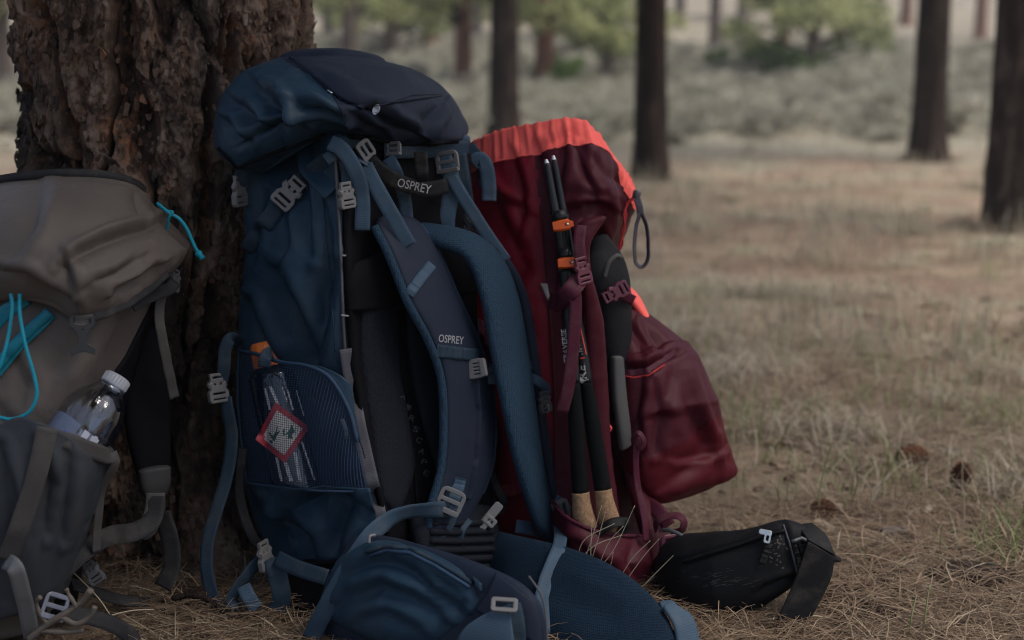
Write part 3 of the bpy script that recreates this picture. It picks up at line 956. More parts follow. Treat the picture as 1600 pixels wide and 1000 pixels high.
_tr = [ground_at(bx, by) for bx, by, *_ in TREES[:4]]
for x, y in zip(_x[_k], _y[_k]):
    if any(y < t[1] + 0.6 and y > t[1] - 6 and abs(x - t[0] * y / t[1]) < 0.9 for t in _tr): continue
    if all((x - a) ** 2 + (y - b) ** 2 > (0.62 + 0.014 * y) ** 2 for a, b in spots): spots.append((x, y))
    if len(spots) >= 290: break
for i, (x, y) in enumerate(spots):
    plant('sagebrush', (x, y, float(ground_z([x], [y])[0])), sages[i % 3], 'low grey green sagebrush in the sage flat before the far pines', 'shrub', 'sagebrush covering the flat behind the trees', g.uniform(0.6, 1.2) * (0.55 + 0.45 * float(sstep(12, 20, y))), g.uniform(0, 6.28))

# ------------------------------------------------------------------ litter and grass
def blades(n, base, ht, width, lean, g, seg=4, lie=0.0):
    """Curved thin blades: base (n,3), height (n,), lying flat when lie is 1."""
    az = g.uniform(0, 2 * math.pi, n)
    h = np.stack([np.cos(az), np.sin(az), np.zeros(n)], 1)
    bend = g.normal(0, 0.35, n); side = np.stack([-h[:, 1], h[:, 0], np.zeros(n)], 1)
    pts = []
    for i in range(seg + 1):
        t = i / seg
        up = (1 - lie) * (t - 0.35 * lean * t * t)
        out = lie * t + (1 - lie) * lean * t * t
        arch = lie * (4 * t * (1 - t)) * g.uniform(0, 1, 1) * 0.06
        pts.append(base + h * (out * ht)[:, None] + side * (bend * (t - 0.5) ** 2 * ht * 0.8)[:, None] + np.array([0, 0, 1.0]) * ((up + arch) * ht)[:, None])
    Pn = np.stack(pts, 1)
    wd = side * 0.5 if lie < 0.5 else side * 0.5
    wv = width[:, None, None] * wd[:, None, :] * (1 - 0.75 * np.linspace(0, 1, seg + 1) ** 2)[None, :, None]
    V = np.stack([Pn - wv, Pn + wv], 2).reshape(-1, 3)
    b = (np.arange(n) * (seg + 1) * 2)[:, None]; s = (np.arange(seg) * 2)[None]
    F = np.stack([b + s, b + s + 1, b + s + 3, b + s + 2], -1).reshape(-1, 4)
    return V, F

NEEDLE = attr_mat('dead_needles', [(0.0, (0.055, 0.032, 0.02)), (0.35, (0.16, 0.104, 0.066)), (0.7, (0.33, 0.245, 0.165)), (1.0, (0.54, 0.46, 0.35))], 0.75, var=0.35)
STRAW = attr_mat('dry_grass_blades', [(0.0, (0.19, 0.14, 0.108)), (0.5, (0.335, 0.275, 0.20)), (0.8, (0.48, 0.425, 0.335)), (1.0, (0.27, 0.285, 0.18))], 0.8, trans=0.2, var=0.25)
GREENB = attr_mat('green_grass_blades', [(0.0, (0.10, 0.14, 0.04)), (0.5, (0.19, 0.24, 0.09)), (1.0, (0.33, 0.35, 0.19))], 0.6, trans=0.3, var=0.2)

def scatter_needles():
    g = np.random.default_rng(15)
    n = 36000
    y = 1.55 + 2.6 * g.uniform(0, 1, n * 2) ** 1.7; x = g.uniform(-0.46, 0.46, n * 2) * y
    k = fbm(x / 0.35, y / 0.35, o=3, seed=71) + 0.3 * sstep(0.2, 0.5, x) + 0.5 * sstep(2.5, 2.1, y) > -0.12
    x, y = x[k][:n], y[k][:n]; n = len(x)
    base = np.stack([x, y, ground_z(x, y) + g.uniform(0.001, 0.022, n) ** 1.0], 1)
    L = g.uniform(0.06, 0.17, n)
    V, F = blades(n, base, L, g.uniform(0.0009, 0.0019, n), np.zeros(n), g, 4, 1.0)
    tilt = np.repeat(g.normal(0, 0.05, n), 10) * np.tile(np.repeat(np.linspace(0, 1, 5), 2), n)
    V[:, 2] += np.repeat(L, 10) * tilt
    V[:, 2] = np.maximum(V[:, 2], ground_z(V[:, 0], V[:, 1]) + 0.0012)
    o = make('pine_needles', V, F, NEEDLE, attrs={'tone': np.repeat(np.clip(g.beta(2, 2.6, n), 0, 1), 10)}, origin=np.zeros(3))
    tag(o, 'fallen brown pine needles lying on the ground in front', None, None, 'stuff')
scatter_needles()

def scatter_grass():
    g = np.random.default_rng(25)
    B, H, Wd, Ln, T = [], [], [], [], []
    yy = 2.35 * (22 / 2.35) ** g.uniform(0, 1, 5200) ** 0.8; xx = g.uniform(-0.44, 0.44, 5200) * yy
    kk = fbm(xx / 0.9, yy / 0.9, o=3, seed=81) > g.uniform(0.0, 0.5, 5200)
    for x, y in zip(xx[kk], yy[kk]):
        m = g.integers(7, 20); s = g.uniform(0.02, 0.07)
        q = np.stack([x + g.normal(0, s, m), y + g.normal(0, s, m)], 1)
        B.append(q); H.append(g.uniform(0.03, 0.12, m) * (0.7 + 0.1 * min(y, 6))); Wd.append(np.full(m, 0.0014 + 0.00028 * y)); Ln.append(g.uniform(0.3, 1.9, m))
        T.append(np.clip(g.normal(0.55, 0.2, m) + g.normal(0, 0.18), 0, 1))
    for bx, by, w_, *_ in TREES[:4]:                                # litter and stems gathered round the nearer trunks
        p = ground_at(bx, by); rr_ = w_ / FPX * np.linalg.norm(p - CAMP) / 2
        for _ in range(70):
            a = g.uniform(0, 6.283); d_ = rr_ * g.uniform(1.0, 1.9); m = 12
            B.append(np.stack([p[0] + d_ * math.cos(a) + g.normal(0, .04, m), p[1] + d_ * math.sin(a) + g.normal(0, .04, m)], 1)); H.append(g.uniform(.03, .14, m)); Wd.append(np.full(m, .003)); Ln.append(g.uniform(.4, 2, m)); T.append(np.clip(g.normal(.25, .15, m), 0, 1))
    q = np.concatenate(B); H = np.concatenate(H); n = len(q)
    base = np.stack([q[:, 0], q[:, 1], ground_z(q[:, 0], q[:, 1]) - 0.004], 1)
    V, F = blades(n, base, H, np.concatenate(Wd), np.concatenate(Ln), g, 3)
    o = make('dry_grass', V, F, STRAW, attrs={'tone': np.repeat(np.concatenate(T), 8)}, origin=np.zeros(3))
    tag(o, 'pale dry grass tufts spread over the forest floor', None, None, 'stuff')
    B2, T2 = [], []
    yy = 3.8 * (22 / 3.8) ** g.uniform(0, 1, 900); xx = g.uniform(-0.3, 0.42, 900) * yy
    for x, y in zip(xx, yy):
        if fbm(np.array([x / 0.8]), np.array([y / 0.8]), o=2, seed=89)[0] < -0.02: continue
        m = 9; B2.append(np.stack([x + g.normal(0, 0.05, m), y + g.normal(0, 0.05, m)], 1)); T2.append(g.uniform(0.6, 1.0, m))
    q = np.concatenate(B2); n = len(q)
    V, F = blades(n, np.stack([q[:, 0], q[:, 1], ground_z(q[:, 0], q[:, 1])], 1), g.uniform(0.12, 0.26, n), 0.0012 + 0.00036 * q[:, 1], g.uniform(0.1, 0.5, n), g, 3)
    o = make('seed_grass', V, F, STRAW, attrs={'tone': np.repeat(np.concatenate(T2), 8)}, origin=np.zeros(3))
    tag(o, 'taller yellowish grass stems out in the clearing', None, None, 'stuff')
    # matted pale clumps
    B, T = [], []
    yy = 2.2 * (12 / 2.2) ** g.uniform(0, 1, 800); xx = g.uniform(-0.05, 0.42, 800) * yy
    kk = fbm(xx / 0.45, yy / 0.45, o=2, seed=85) > 0.2
    for x, y in zip(xx[kk], yy[kk]):
        m = 46; s = g.uniform(0.03, 0.08)
        B.append(np.stack([x + g.normal(0, s * 1.5, m), y + g.normal(0, s, m), g.uniform(0, 0.02, m)], 1)); T.append(np.clip(g.normal(0.70, 0.12, m), 0, 0.86))
    q = np.concatenate(B); n = len(q); q[:, 2] += ground_z(q[:, 0], q[:, 1])
    V, F = blades(n, q, g.uniform(0.04, 0.11, n), 0.0014 + 0.0003 * q[:, 1], g.uniform(1.0, 2.2, n), g, 3)
    V[:, 2] = np.maximum(V[:, 2], ground_z(V[:, 0], V[:, 1]) + 0.002)
    o = make('matted_grass', V, F, STRAW, attrs={'tone': np.repeat(np.concatenate(T), 8)}, origin=np.zeros(3))
    tag(o, 'flattened pale mats of dead grass on the needles', None, None, 'stuff')
    # green sprigs
    B, H = [], []
    spots = [(1560, 880, 60, .06), (1590, 850, 50, .07), (1500, 790, 24, .05), (1400, 770, 14, .05), (1190, 725, 22, .05), (1205, 715, 16, .05), (1540, 770, 20, .05), (1345, 890, 10, .05), (1330, 760, 10, .06), (1360, 740, 8, .09), (1145, 700, 9, .07), (1230, 905, 8, .04)]
    for _ in range(90):
        spots.append((g.uniform(1000, 1600), 300 + 520 * g.uniform(0, 1) ** 1.4, g.integers(6, 16), g.uniform(0.04, 0.12)))
    for sx, sy, m, h in spots:
        p = ground_at(sx, sy)
        B.append(np.stack([p[0] + g.normal(0, 0.035, m), p[1] + g.normal(0, 0.035, m)], 1)); H.append(h * g.uniform(0.5, 1.3, m))
    q = np.concatenate(B); H = np.concatenate(H); n = len(q)
    base = np.stack([q[:, 0], q[:, 1], ground_z(q[:, 0], q[:, 1])], 1)
    V, F = blades(n, base, H, 0.0016 + 0.0003 * q[:, 1], g.uniform(0.2, 1.0, n), g, 3)
    o = make('green_sprigs', V, F, GREENB, attrs={'tone': np.repeat(np.clip(g.normal(0.5, 0.25, n), 0, 1), 8)}, origin=np.zeros(3))
    tag(o, 'small green grass sprigs coming up through the dry litter', None, None, 'stuff')
scatter_grass()

def scatter_debris():
    g = np.random.default_rng(35)
    V, F, T = [], [], []
    yy = 1.6 + 3.6 * g.uniform(0, 1, 1500) ** 1.6; xx = g.uniform(-0.45, 0.45, 1500) * yy
    for x, y, z in zip(xx, yy, ground_z(xx, yy)):
        s = g.lognormal(math.log(0.007), 0.5)
        b = len(V); a = g.uniform(0, 6.28)
        for k in range(8):
            q = np.array([((k & 1) - 0.5) * s * g.uniform(1.2, 3.2), ((k >> 1 & 1) - 0.5) * s * g.uniform(0.6, 1.3), ((k >> 2) - 0.35) * s * g.uniform(0.3, 0.8)])
            V.append((x + q[0] * math.cos(a) - q[1] * math.sin(a), y + q[0] * math.sin(a) + q[1] * math.cos(a), z + q[2] + 0.002))
        F += [(b, b + 1, b + 3, b + 2), (b + 4, b + 6, b + 7, b + 5), (b, b + 4, b + 5, b + 1), (b + 2, b + 3, b + 7, b + 6), (b, b + 2, b + 6, b + 4), (b + 1, b + 5, b + 7, b + 3)]
        T += [g.uniform() ** 1.5] * 8
    o = make('bark_debris', V, F, NEEDLE, attrs={'tone': T}, origin=np.zeros(3), smooth=False)
    tag(o, 'crumbs of bark and wood scattered among the needles', None, None, 'stuff')
scatter_debris()

def scatter_twigs():
    g = np.random.default_rng(45)
    V, F, T = [], [], []
    yy = 1.7 + 5.5 * g.uniform(0, 1, 210) ** 1.5; xx = g.uniform(-0.05, 0.44, 210) * yy
    for x, y, z in zip(xx, yy, ground_z(xx, yy)):
        L = g.uniform(0.03, 0.14); a = g.uniform(0, 6.28); k = 4
        c = np.array([[x + math.cos(a) * L * (i / k - .5) + g.normal(0, .004), y + math.sin(a) * L * (i / k - .5) + g.normal(0, .004), z + 0.006 + g.uniform(0, .006)] for i in range(k + 1)])
        v, f = tube(None, c, [g.uniform(.0015, .004), .0015], None, None, n=8, k=5, world=True)
        o = sum(map(len, V)); V.append(v); F += [tuple(i + o for i in q) for q in f]; T += [g.uniform(0, .6)] * len(v)
    tag(make('broken_twigs', np.concatenate(V), F, NEEDLE, attrs={'tone': T}, origin=np.zeros(3)), 'short broken twigs strewn over the forest floor', None, None, 'stuff')
scatter_twigs()

def build_haze():
    bm = bmesh.new(); bmesh.ops.create_cube(bm, size=1)
    for v in bm.verts: v.co = Vector((v.co.x * 300, 124 + v.co.y * 290, 29 + v.co.z * 64))
    me = bpy.data.meshes.new('haze'); bm.to_mesh(me); bm.free()
    m = bpy.data.materials.new('thin_haze'); m.use_nodes = True; nt = m.node_tree
    nt.nodes.remove(nt.nodes['Principled BSDF'])
    pv = nt.nodes.new('ShaderNodeVolumePrincipled'); pv.inputs['Density'].default_value = HAZE; pv.inputs['Color'].default_value = (0.92, 0.94, 0.96, 1); pv.inputs['Anisotropy'].default_value = 0.2
    nt.links.new(pv.outputs[0], nt.nodes['Material Output'].inputs['Volume'])
    o = bpy.data.objects.new('haze', me); COL.objects.link(o); me.materials.append(m); o['kind'] = 'stuff'; o['label'] = 'thin pale haze that softens the far trees'
HAZE = 0.0017
build_haze()
# ------------------------------------------------------------------ cloth and hardware colours
TEAL = fabric('teal_nylon', (0.014, 0.033, 0.056), 0.44, crinkle=0.45, dust=0.05)
NAVY = fabric('navy_nylon', (0.0095, 0.0145, 0.028), 0.65, crinkle=0.25, dust=0.05)
NAVYPAD = fabric('navy_pad_cloth', (0.011, 0.0165, 0.031), 0.6, crinkle=0.18, dust=0.04)
BLACKN = fabric('black_nylon', (0.0045, 0.0045, 0.006), 0.7, crinkle=0.25, dust=0.01, spec=0.06)
BLUEWEB = web_mat('blue_webbing', (0.044, 0.076, 0.115))
DARKWEB = web_mat('dark_teal_webbing', (0.019, 0.036, 0.056))
BLACKWEB = web_mat('black_webbing', (0.006, 0.006, 0.007))
BLUEMESH = spacer('blue_spacer_mesh', (0.022, 0.045, 0.074), (0.008, 0.016, 0.027))
DARKMESH = spacer('charcoal_spacer_mesh', (0.011, 0.0135, 0.019), (0.0035, 0.0042, 0.006))
BINDING = fabric('blue_binding', (0.022, 0.046, 0.085), 0.6, crinkle=0.15)
GREYPL = plain('grey_plastic', (0.135, 0.13, 0.13), 0.42)
DARKPL = plain('dark_grey_plastic', (0.06, 0.06, 0.065), 0.42)
STEEL = plain('steel', (0.55, 0.54, 0.52), 0.3, metal=1.0, var=0.05)
GREYPIPE = web_mat('grey_piping_cloth', (0.085, 0.082, 0.095))
PRINT = plain('silver_print', (0.24, 0.24, 0.26), 0.6, var=0.05)
PRINTDIM = plain('faint_print', (0.075, 0.08, 0.09), 0.6, var=0.05)
WHITETAB = plain('pale_blue_badge', (0.55, 0.66, 0.85), 0.5, var=0.04)

# ------------------------------------------------------------------ blue backpack
def cx(py): return float(np.interp(py, [60, 230, 300, 400, 480, 570, 680, 780, 830, 960], [516, 521, 528, 534, 540, 546, 565, 590, 600, 602]))
def cY(py): return 1.87 + 0.09 * (960 - py) / 880
def bY(px, py, off=0.0): return cY(py) + 1.03e-3 * (px - cx(py)) - off        # back panel plane
def sY(px, py, off=0.0): return cY(py) + 0.78e-3 * (cx(py) - px) - off        # side panel plane
def B(px, py, off=0.0): return (px, py, bY(px, py, off))
def S(px, py, off=0.0): return (px, py, sY(px, py, off))

blue = empty('backpack', P(540, 965, 1.98) * [1, 1, 0], 'tall blue hiking backpack with navy lid and grey buckles leaning on the tree', 'backpack', 'backpacks resting at the foot of the tree')

LS = [(388, 215), (384, 260), (383, 330), (385, 400), (377, 470), (373, 540), (371, 620), (379, 700), (386, 760), (406, 830), (440, 895), (470, 958)]
side_l = [S(x, y) for x, y in LS]
def blg(y): return float(np.interp(y, [215, 250, 320, 400, 520, 600, 780, 860], [-1.1, -0.9, 0.2, 1, 1, 0.0, 0.0, 0.6]))       # the side sinks in behind the pocket
side_q = [S(lerp(x, cx(y), 0.28), y, 0.030 * blg(y)) for x, y in LS]
side_m = [S(lerp(x, cx(y), 0.62), y, 0.034 * blg(y)) for x, y in LS]
corner = [(cx(y) - 2, y, cY(y)) for x, y in LS]
back_a = [B(cx(y) + 14, y, 0.004) for x, y in LS]
back_m = [B(cx(y) + 110, y, -0.012) for x, y in LS]
RS = [(733, 215), (735, 260), (737, 330), (740, 400), (743, 470), (748, 540), (752, 620), (760, 700), (768, 760), (778, 830), (784, 895), (786, 958)]
back_r = [B(x, y, -0.004) for x, y in RS]
rear_r = [(x - 95, y - 4, bY(x, y) + 0.18) for x, y in RS]
rear_l = [(lerp(x, RS[i][0] - 95, 0.30) , y - 4, sY(x, y) + 0.11) for i, (x, y) in enumerate(LS)]
folds = [([(428, 430), (452, 485), (470, 545), (484, 590)], 0.0256, 15),
         ([(515, 420), (505, 470), (495, 530), (490, 585)], 0.0288, 17),
         ([(383, 470), (396, 505), (412, 545), (425, 570)], 0.0192, 11),
         ([(470, 260), (478, 330), (480, 400)], 0.0128, 10),
         ([(500, 300), (512, 360), (520, 420)], 0.0112, 8),
         ([(412, 300), (404, 350), (392, 410)], 0.0128, 9),
         ([(440, 330), (445, 380), (430, 430)], 0.0096, 9)]
G, body = skin('pack_body', [side_l, side_q, side_m, corner, back_a, back_m, back_r, rear_r, rear_l], TEAL, blue, nu=150, nv=150, cs=folds,
               wr=[dict(su=1.04, sv=1.015, amp=0.011, lu=0.05, lv=0.15, iters=110, seed=4, stiff=0.06, noise=0.3)], cap=(0.02, 0.015))

# lid: a floppy cap, teal over the side and navy over the back
hem = [(341, 228, 2.07), (372, 262, 2.00), (430, 236, 1.945), (505, 208, 1.925), (560, 212, 1.945), (640, 224, 2.02), (719, 219, 2.13), (712, 190, 2.27), (560, 185, 2.33), (400, 205, 2.24)]
r1 = [(336, 200, 2.07), (362, 225, 1.975), (425, 205, 1.91), (505, 190, 1.895), (565, 194, 1.915), (642, 203, 1.995), (714, 202, 2.12), (705, 165, 2.29), (560, 150, 2.35), (395, 170, 2.25)]
r2 = [(340, 168, 2.07), (366, 178, 1.97), (430, 160, 1.905), (510, 158, 1.885), (575, 162, 1.91), (642, 168, 1.99), (706, 182, 2.12), (690, 140, 2.29), (550, 125, 2.34), (400, 140, 2.25)]
r3 = [(354, 138, 2.07), (382, 135, 1.99), (440, 122, 1.94), (515, 124, 1.925), (580, 130, 1.95), (640, 136, 2.02), (693, 155, 2.12), (662, 118, 2.26), (545, 104, 2.29), (420, 116, 2.22)]
r4 = [(385, 110, 2.07), (410, 105, 2.02), (460, 98, 1.99), (522, 99, 1.98), (580, 104, 2.0), (628, 112, 2.05), (658, 127, 2.12), (625, 102, 2.21), (540, 93, 2.23), (440, 98, 2.18)]
r5 = [(437, 89, 2.08), (447, 88, 2.05), (478, 86, 2.04), (525, 86, 2.03), (568, 89, 2.05), (592, 93, 2.08), (602, 95, 2.12), (580, 90, 2.16), (530, 85, 2.17), (462, 86, 2.14)]
inner = [(lerp(x, 540, 0.22), y + 6, lerp(Y, 2.1, 0.2)) for x, y, Y in hem]
lid_cols = [[a, b, c, d, e, f, h] for a, b, c, d, e, f, h in zip(r5, r4, r3, r2, r1, hem, inner)]
lid_folds = [([(375, 165), (392, 185), (412, 205)], 0.0186, 10), ([(415, 148), (432, 172), (440, 200)], 0.0279, 13), ([(462, 160), (495, 172), (528, 190)], 0.0202, 11),
             ([(392, 215), (430, 198), (470, 205)], 0.0217, 11), ([(470, 195), (520, 205), (560, 212)], 0.0124, 9), ([(350, 190), (362, 208), (385, 228)], 0.0139, 9),
             ([(590, 172), (610, 195), (650, 212)], 0.0170, 12), ([(560, 185), (580, 205), (600, 215)], 0.0139, 10), ([(690, 165), (672, 190), (668, 215)], 0.0109, 10), ([(500, 128), (545, 150), (570, 165)], 0.0109, 10)]
G, _ = skin('lid', lid_cols, None, blue, nu=260, nv=110, cs=lid_folds, cap=(0.012, 0.0),
            wr=[dict(su=1.03, sv=1.03, amp=0.010, lu=0.07, lv=0.05, iters=90, seed=12, stiff=0.07, noise=0.3)])
fc = G.reshape(-1, 3)[grid_faces(*G.shape[:2], True)].mean(1)
fp = to_px(fc)
bound = np.interp(fp[:, 1], [80, 100, 120, 145, 170, 190, 230], [430, 452, 490, 520, 532, 541, 548])
ang = fc[:, 1] > 2.14
cls = np.where((fp[:, 0] > bound) | ang, 1, 0)
lid, lid_top = split_make(G, True, cls, [('lid', TEAL), ('lid_top', NAVY)], blue)
LID = [lid, lid_top]
flap = lay_patch('lid_flap', [(452, 90), (490, 118), (528, 150), (566, 168)], [(640, 108), (668, 124), (684, 140), (690, 150)], NAVY, blue, LID, 0.005, 0.0022, n=26, k=26, wr=dict(su=1.01, sv=1.01, amp=0.003, lu=0.06, lv=0.06, iters=30, seed=3, noise=0.6))
GEO_L = LID + [flap]
tube('flap_edge', [(528, 151, None), (548, 163, None), (567, 168, None), (600, 163, None), (645, 148, None), (689, 147, None)], 0.0012, NAVY, flap, on=GEO_L, off=0.001)
tube('lid_seam', [(452, 92, None), (490, 120, None), (518, 145, None), (533, 172, None), (541, 195, None), (547, 210, None)], 0.0013, NAVY, blue, on=LID, off=0.0005)
tube('body_seam', [(500, 262, None), (506, 330, None), (512, 400, None), (518, 470, None), (524, 550, None)], 0.0012, TEAL, blue, on=body, off=0.0004)
webbing('badge_tab', [(580, 163, None), (590, 178, None)], 0.017, BLACKWEB, blue, on=GEO_L, off=0.002)
th = np.linspace(0, 6.283, 18, endpoint=False)
decal('badge', np.stack([588 + 6.0 * np.cos(th) - 2.0 * np.sin(th), 171 + 8 * np.sin(th)], 1), [tuple(range(18))], WHITETAB, blue, GEO_L, 0.004)
zo = lay_patch('zip_opening', [(513, 140), (520, 146), (532, 157)], [(515, 139), (527, 147), (543, 157)], BLACKN, blue, LID, 0.003, 0.0008, n=8, k=5)
tube('zip_pull', [(513, 141, None), (519, 146, None)], 0.0016, STEEL, blue, on=LID, off=0.006)
tube('hem_cord', [(341, 232, None), (372, 262, None), (430, 238, None), (505, 211, None), (560, 214, None), (640, 226, None), (717, 221, None)], 0.003, BLACKN, blue, on=LID, off=0.002, n=90)

# back panel: black ground, mesh pads either side of a channel
back_grid = lay_patch('back_panel', [(528, 232), (538, 330), (541, 400), (546, 480), (552, 570), (572, 690), (596, 790), (604, 860)], [(736, 240), (738, 330), (740, 400), (743, 480), (748, 570), (758, 690), (770, 790), (778, 860)], BLACKN, blue, body, 0.008, 0.003, n=50, k=24)
upper = pad('upper_back_pad', [B(545, 415, .012), B(543, 440, .018), B(545, 485, .016)], [B(742, 360, .012), B(742, 400, .016), B(742, 455, .012)], 0.012, BLACKN, blue, n=20, p=4,
            wr=dict(su=1.02, sv=1.02, amp=0.006, lu=0.05, lv=0.03, iters=40, seed=6))
mesh_l = pad('mesh_pad', [B(562, 478, .010), B(562, 560, .012), B(578, 680, .012), B(592, 770, .012), B(606, 800, .010)], [B(618, 475, .012), B(622, 560, .016), B(640, 680, .018), B(644, 740, .016), B(620, 800, .012)], 0.012, DARKMESH, blue, n=30, p=2.6)
mesh_r = pad('mesh_pad', [B(634, 470, .012), B(640, 560, .016), B(658, 650, .018), B(684, 735, .016)], [B(720, 470, .010), B(724, 560, .012), B(738, 650, .012), B(735, 740, .010)], 0.012, DARKMESH, blue, n=30, p=2.6)
channel = pad('channel_strip', [B(618, 470, .006), B(624, 560, .008), B(642, 680, .010), B(650, 790, .012)], [B(636, 470, .006), B(642, 560, .008), B(664, 680, .010), B(690, 790, .012)], 0.004, BLACKN, blue, n=24, p=4)
for i, ch in enumerate('AIRSCAPE'):
    t_ = i / 7
    lx, ly = lerp(629, 664, t_) + 4 * math.sin(t_ * 3), lerp(622, 742, t_)
    lettering('back_print', ch, (lx - 4, ly - 1), (lx + 4, ly + 3), 9, PRINTDIM, channel, [channel, mesh_l, mesh_r], 0.001)
tube('frame_wire', [(523, 232, None), (527, 300, None), (531, 370, None), (534, 430, None), (536, 500, None), (540, 560, None)], 0.0022, DARKPL, blue, on=body, off=0.004, n=40)
strip = webbing('corner_strip', [(541, 545, None), (549, 600, None), (562, 670, None), (578, 740, None), (592, 800, None), (598, 832, None)], 0.019, GREYPIPE, blue, on=[body, back_grid], off=0.008, n=40)
for wx, wy in ((537, 399), (539, 493), (722, 424)):
    make('stitch', *(lambda v, f: (xf(v, facing(wx, wy, bY(wx, wy, .016), -6)), f))(*plate([rrect(0.010, 0.0016, 0.0007)], 0.0006, 0.0003)), PRINT, blue, smooth=False)

# upper edge strip of the back panel, under the lid
webbing('yoke_strap', [B(600, 235, .02), B(660, 234, .022), B(735, 232, .02)], 0.024, DARKWEB, blue, n=20)
webbing('yoke_strap', [B(733, 228, .022), B(744, 245, .03), B(756, 268, .03), B(758, 292, .028)], 0.02, DARKWEB, blue)

# side pocket: cloth below, open net above
NETM = plain('net_yarn', (0.030, 0.054, 0.105), 0.7, var=0.2)
def pocket_pt(px, py):
    t = np.clip((px - 371) / max(cx(py) - 371, 1), 0, 1)
    bulge = 0.072 * math.sin(math.pi * min(max(t * 0.9 + 0.04, 0), 1)) ** 0.7 * (0.55 + 0.45 * math.sin(math.pi * np.clip((py - 500) / 400, 0, 1)))
    return (px, py, sY(px, py, bulge + 0.008))
low_rows = []
for t in np.linspace(0, 1, 9):
    y0 = lerp(752, 880, t)
    xs = np.linspace(lerp(384, 452, t ** 0.9), lerp(578, 600, t), 9)
    low_rows.append([pocket_pt(x, y0 + lerp(0, 10, (x - xs[0]) / (xs[-1] - xs[0])) * (1 - t) + 5 * math.sin((x - xs[0]) / 60)) for x in xs])
def sheet(name, rows, mat, parent, n, k, th=0.0012, cs=None, wr=None, thin=False):
    Rw = [cr([P(*p) for p in r], k) for r in rows]
    Gp = np.stack([cr([r[j] for r in Rw], n) for j in range(k)], 1)
    if cs: Gp = crease(Gp, False, cs)
    if wr: Gp = wrinkle(Gp, False, **wr)
    N = gnormals(Gp, False)
    if (N * (CAMP - Gp)).sum() < 0: N = -N
    m = n * k
    f = grid_faces(n, k, False)
    V = np.concatenate([(Gp + N * th).reshape(-1, 3), (Gp - N * th).reshape(-1, 3)])
    b = [j for j in range(k)] + [i * k + k - 1 for i in range(1, n)] + [(n - 1) * k + j for j in range(k - 2, -1, -1)] + [i * k for i in range(n - 2, 0, -1)]
    F = list(map(tuple, f)) + [tuple(x) for x in (f[:, ::-1] + m)] + [(b[i], b[i] + m, b[(i + 1) % len(b)] + m, b[(i + 1) % len(b)]) for i in range(len(b))]
    return Gp, make(name, V, F, mat, parent)
_, pocket_low = sheet('pocket_base', low_rows, TEAL, blue, 60, 80, cs=[([(455, 800), (500, 775), (560, 790)], 0.0196, 20), ([(440, 820), (470, 850), (480, 880)], 0.0252, 18), ([(540, 800), (520, 840), (520, 870)], 0.0210, 18), ([(410, 790), (420, 820), (440, 850)], 0.0112, 10)],
                      wr=dict(su=1.03, sv=1.03, amp=0.008, lu=0.06, lv=0.05, iters=70, seed=8, noise=0.3))
top_edge = [(373, 548), (400, 553), (440, 566), (480, 572), (515, 590), (545, 640), (558, 690)]
net_rows = []
for t in np.linspace(0, 1, 7):
    row = []
    for s_ in np.linspace(0, 1, 9):
        xt = np.interp(s_, np.linspace(0, 1, 7), [p[0] for p in top_edge]); yt = np.interp(s_, np.linspace(0, 1, 7), [p[1] for p in top_edge])
        xb = lerp(384, 578, s_); yb = 755 + 10 * s_ + 5 * math.sin(s_ * 3)
        row.append(pocket_pt(lerp(xt, xb, t), lerp(yt, yb, t)))
    net_rows.append(row)
def net(name, rows, mat, parent, n, k, yarn=0.20):
    """A woven net: every hole is open."""
    Rw = [cr([P(*p) for p in r], k + 1) for r in rows]
    Gp = np.stack([cr([r[j] for r in Rw], n + 1) for j in range(k + 1)], 1)
    Gp = wrinkle(Gp, False, su=1.01, sv=1.01, amp=0.004, lu=0.07, lv=0.07, iters=20, seed=3, noise=0.8)
    u = np.sort(np.concatenate([np.arange(k + 1), np.arange(k) + yarn])); v = np.sort(np.concatenate([np.arange(n + 1), np.arange(n) + yarn]))
    def samp(vv, uu):
        i = np.minimum(vv.astype(int), n - 1); j = np.minimum(uu.astype(int), k - 1); a, b = (vv - i)[..., None], (uu - j)[..., None]
        return Gp[i, j] * (1 - a) * (1 - b) + Gp[i + 1, j] * a * (1 - b) + Gp[i, j + 1] * (1 - a) * b + Gp[i + 1, j + 1] * a * b
    vv, uu = np.meshgrid(v, u, indexing='ij')
    X = samp(vv, uu)
    F = grid_faces(len(v), len(u), False).reshape(len(v) - 1, len(u) - 1, 4)
    keep = np.ones(F.shape[:2], bool); keep[1::2, 1::2] = False
    return Gp, make(name, X.reshape(-1, 3), F[keep].reshape(-1, 4), mat, parent)
Gn, netp = net('pocket_net', net_rows, NETM, blue, 56, 54)
# solid cloth wedge of the pocket by the corner, and its bindings
_, wedge = sheet('pocket_cuff', [[pocket_pt(465, 570), pocket_pt(500, 573), pocket_pt(530, 586), pocket_pt(548, 600)], [pocket_pt(500, 580), pocket_pt(522, 592), pocket_pt(540, 612), pocket_pt(552, 628)], [pocket_pt(530, 612), pocket_pt(545, 640), pocket_pt(553, 655), pocket_pt(560, 672)], [pocket_pt(555, 668), pocket_pt(562, 690), pocket_pt(566, 700), pocket_pt(570, 715)]], TEAL, blue, 30, 20, wr=dict(su=1.05, sv=1.03, amp=0.006, lu=0.03, lv=0.05, iters=40, seed=2))
cuff_pts = [P(*pocket_pt(x, y)[:2], pocket_pt(x, y)[2] - 0.003) for x, y in top_edge]
tube('pocket_binding', cuff_pts, 0.0028, BINDING, blue, world=True, n=50)
tube('pocket_binding', [P(x, y, pocket_pt(x, y)[2] - 0.004) for x, y in ((384, 755), (430, 761), (480, 766), (530, 768), (578, 767))], 0.0018, BINDING, blue, world=True, n=40)
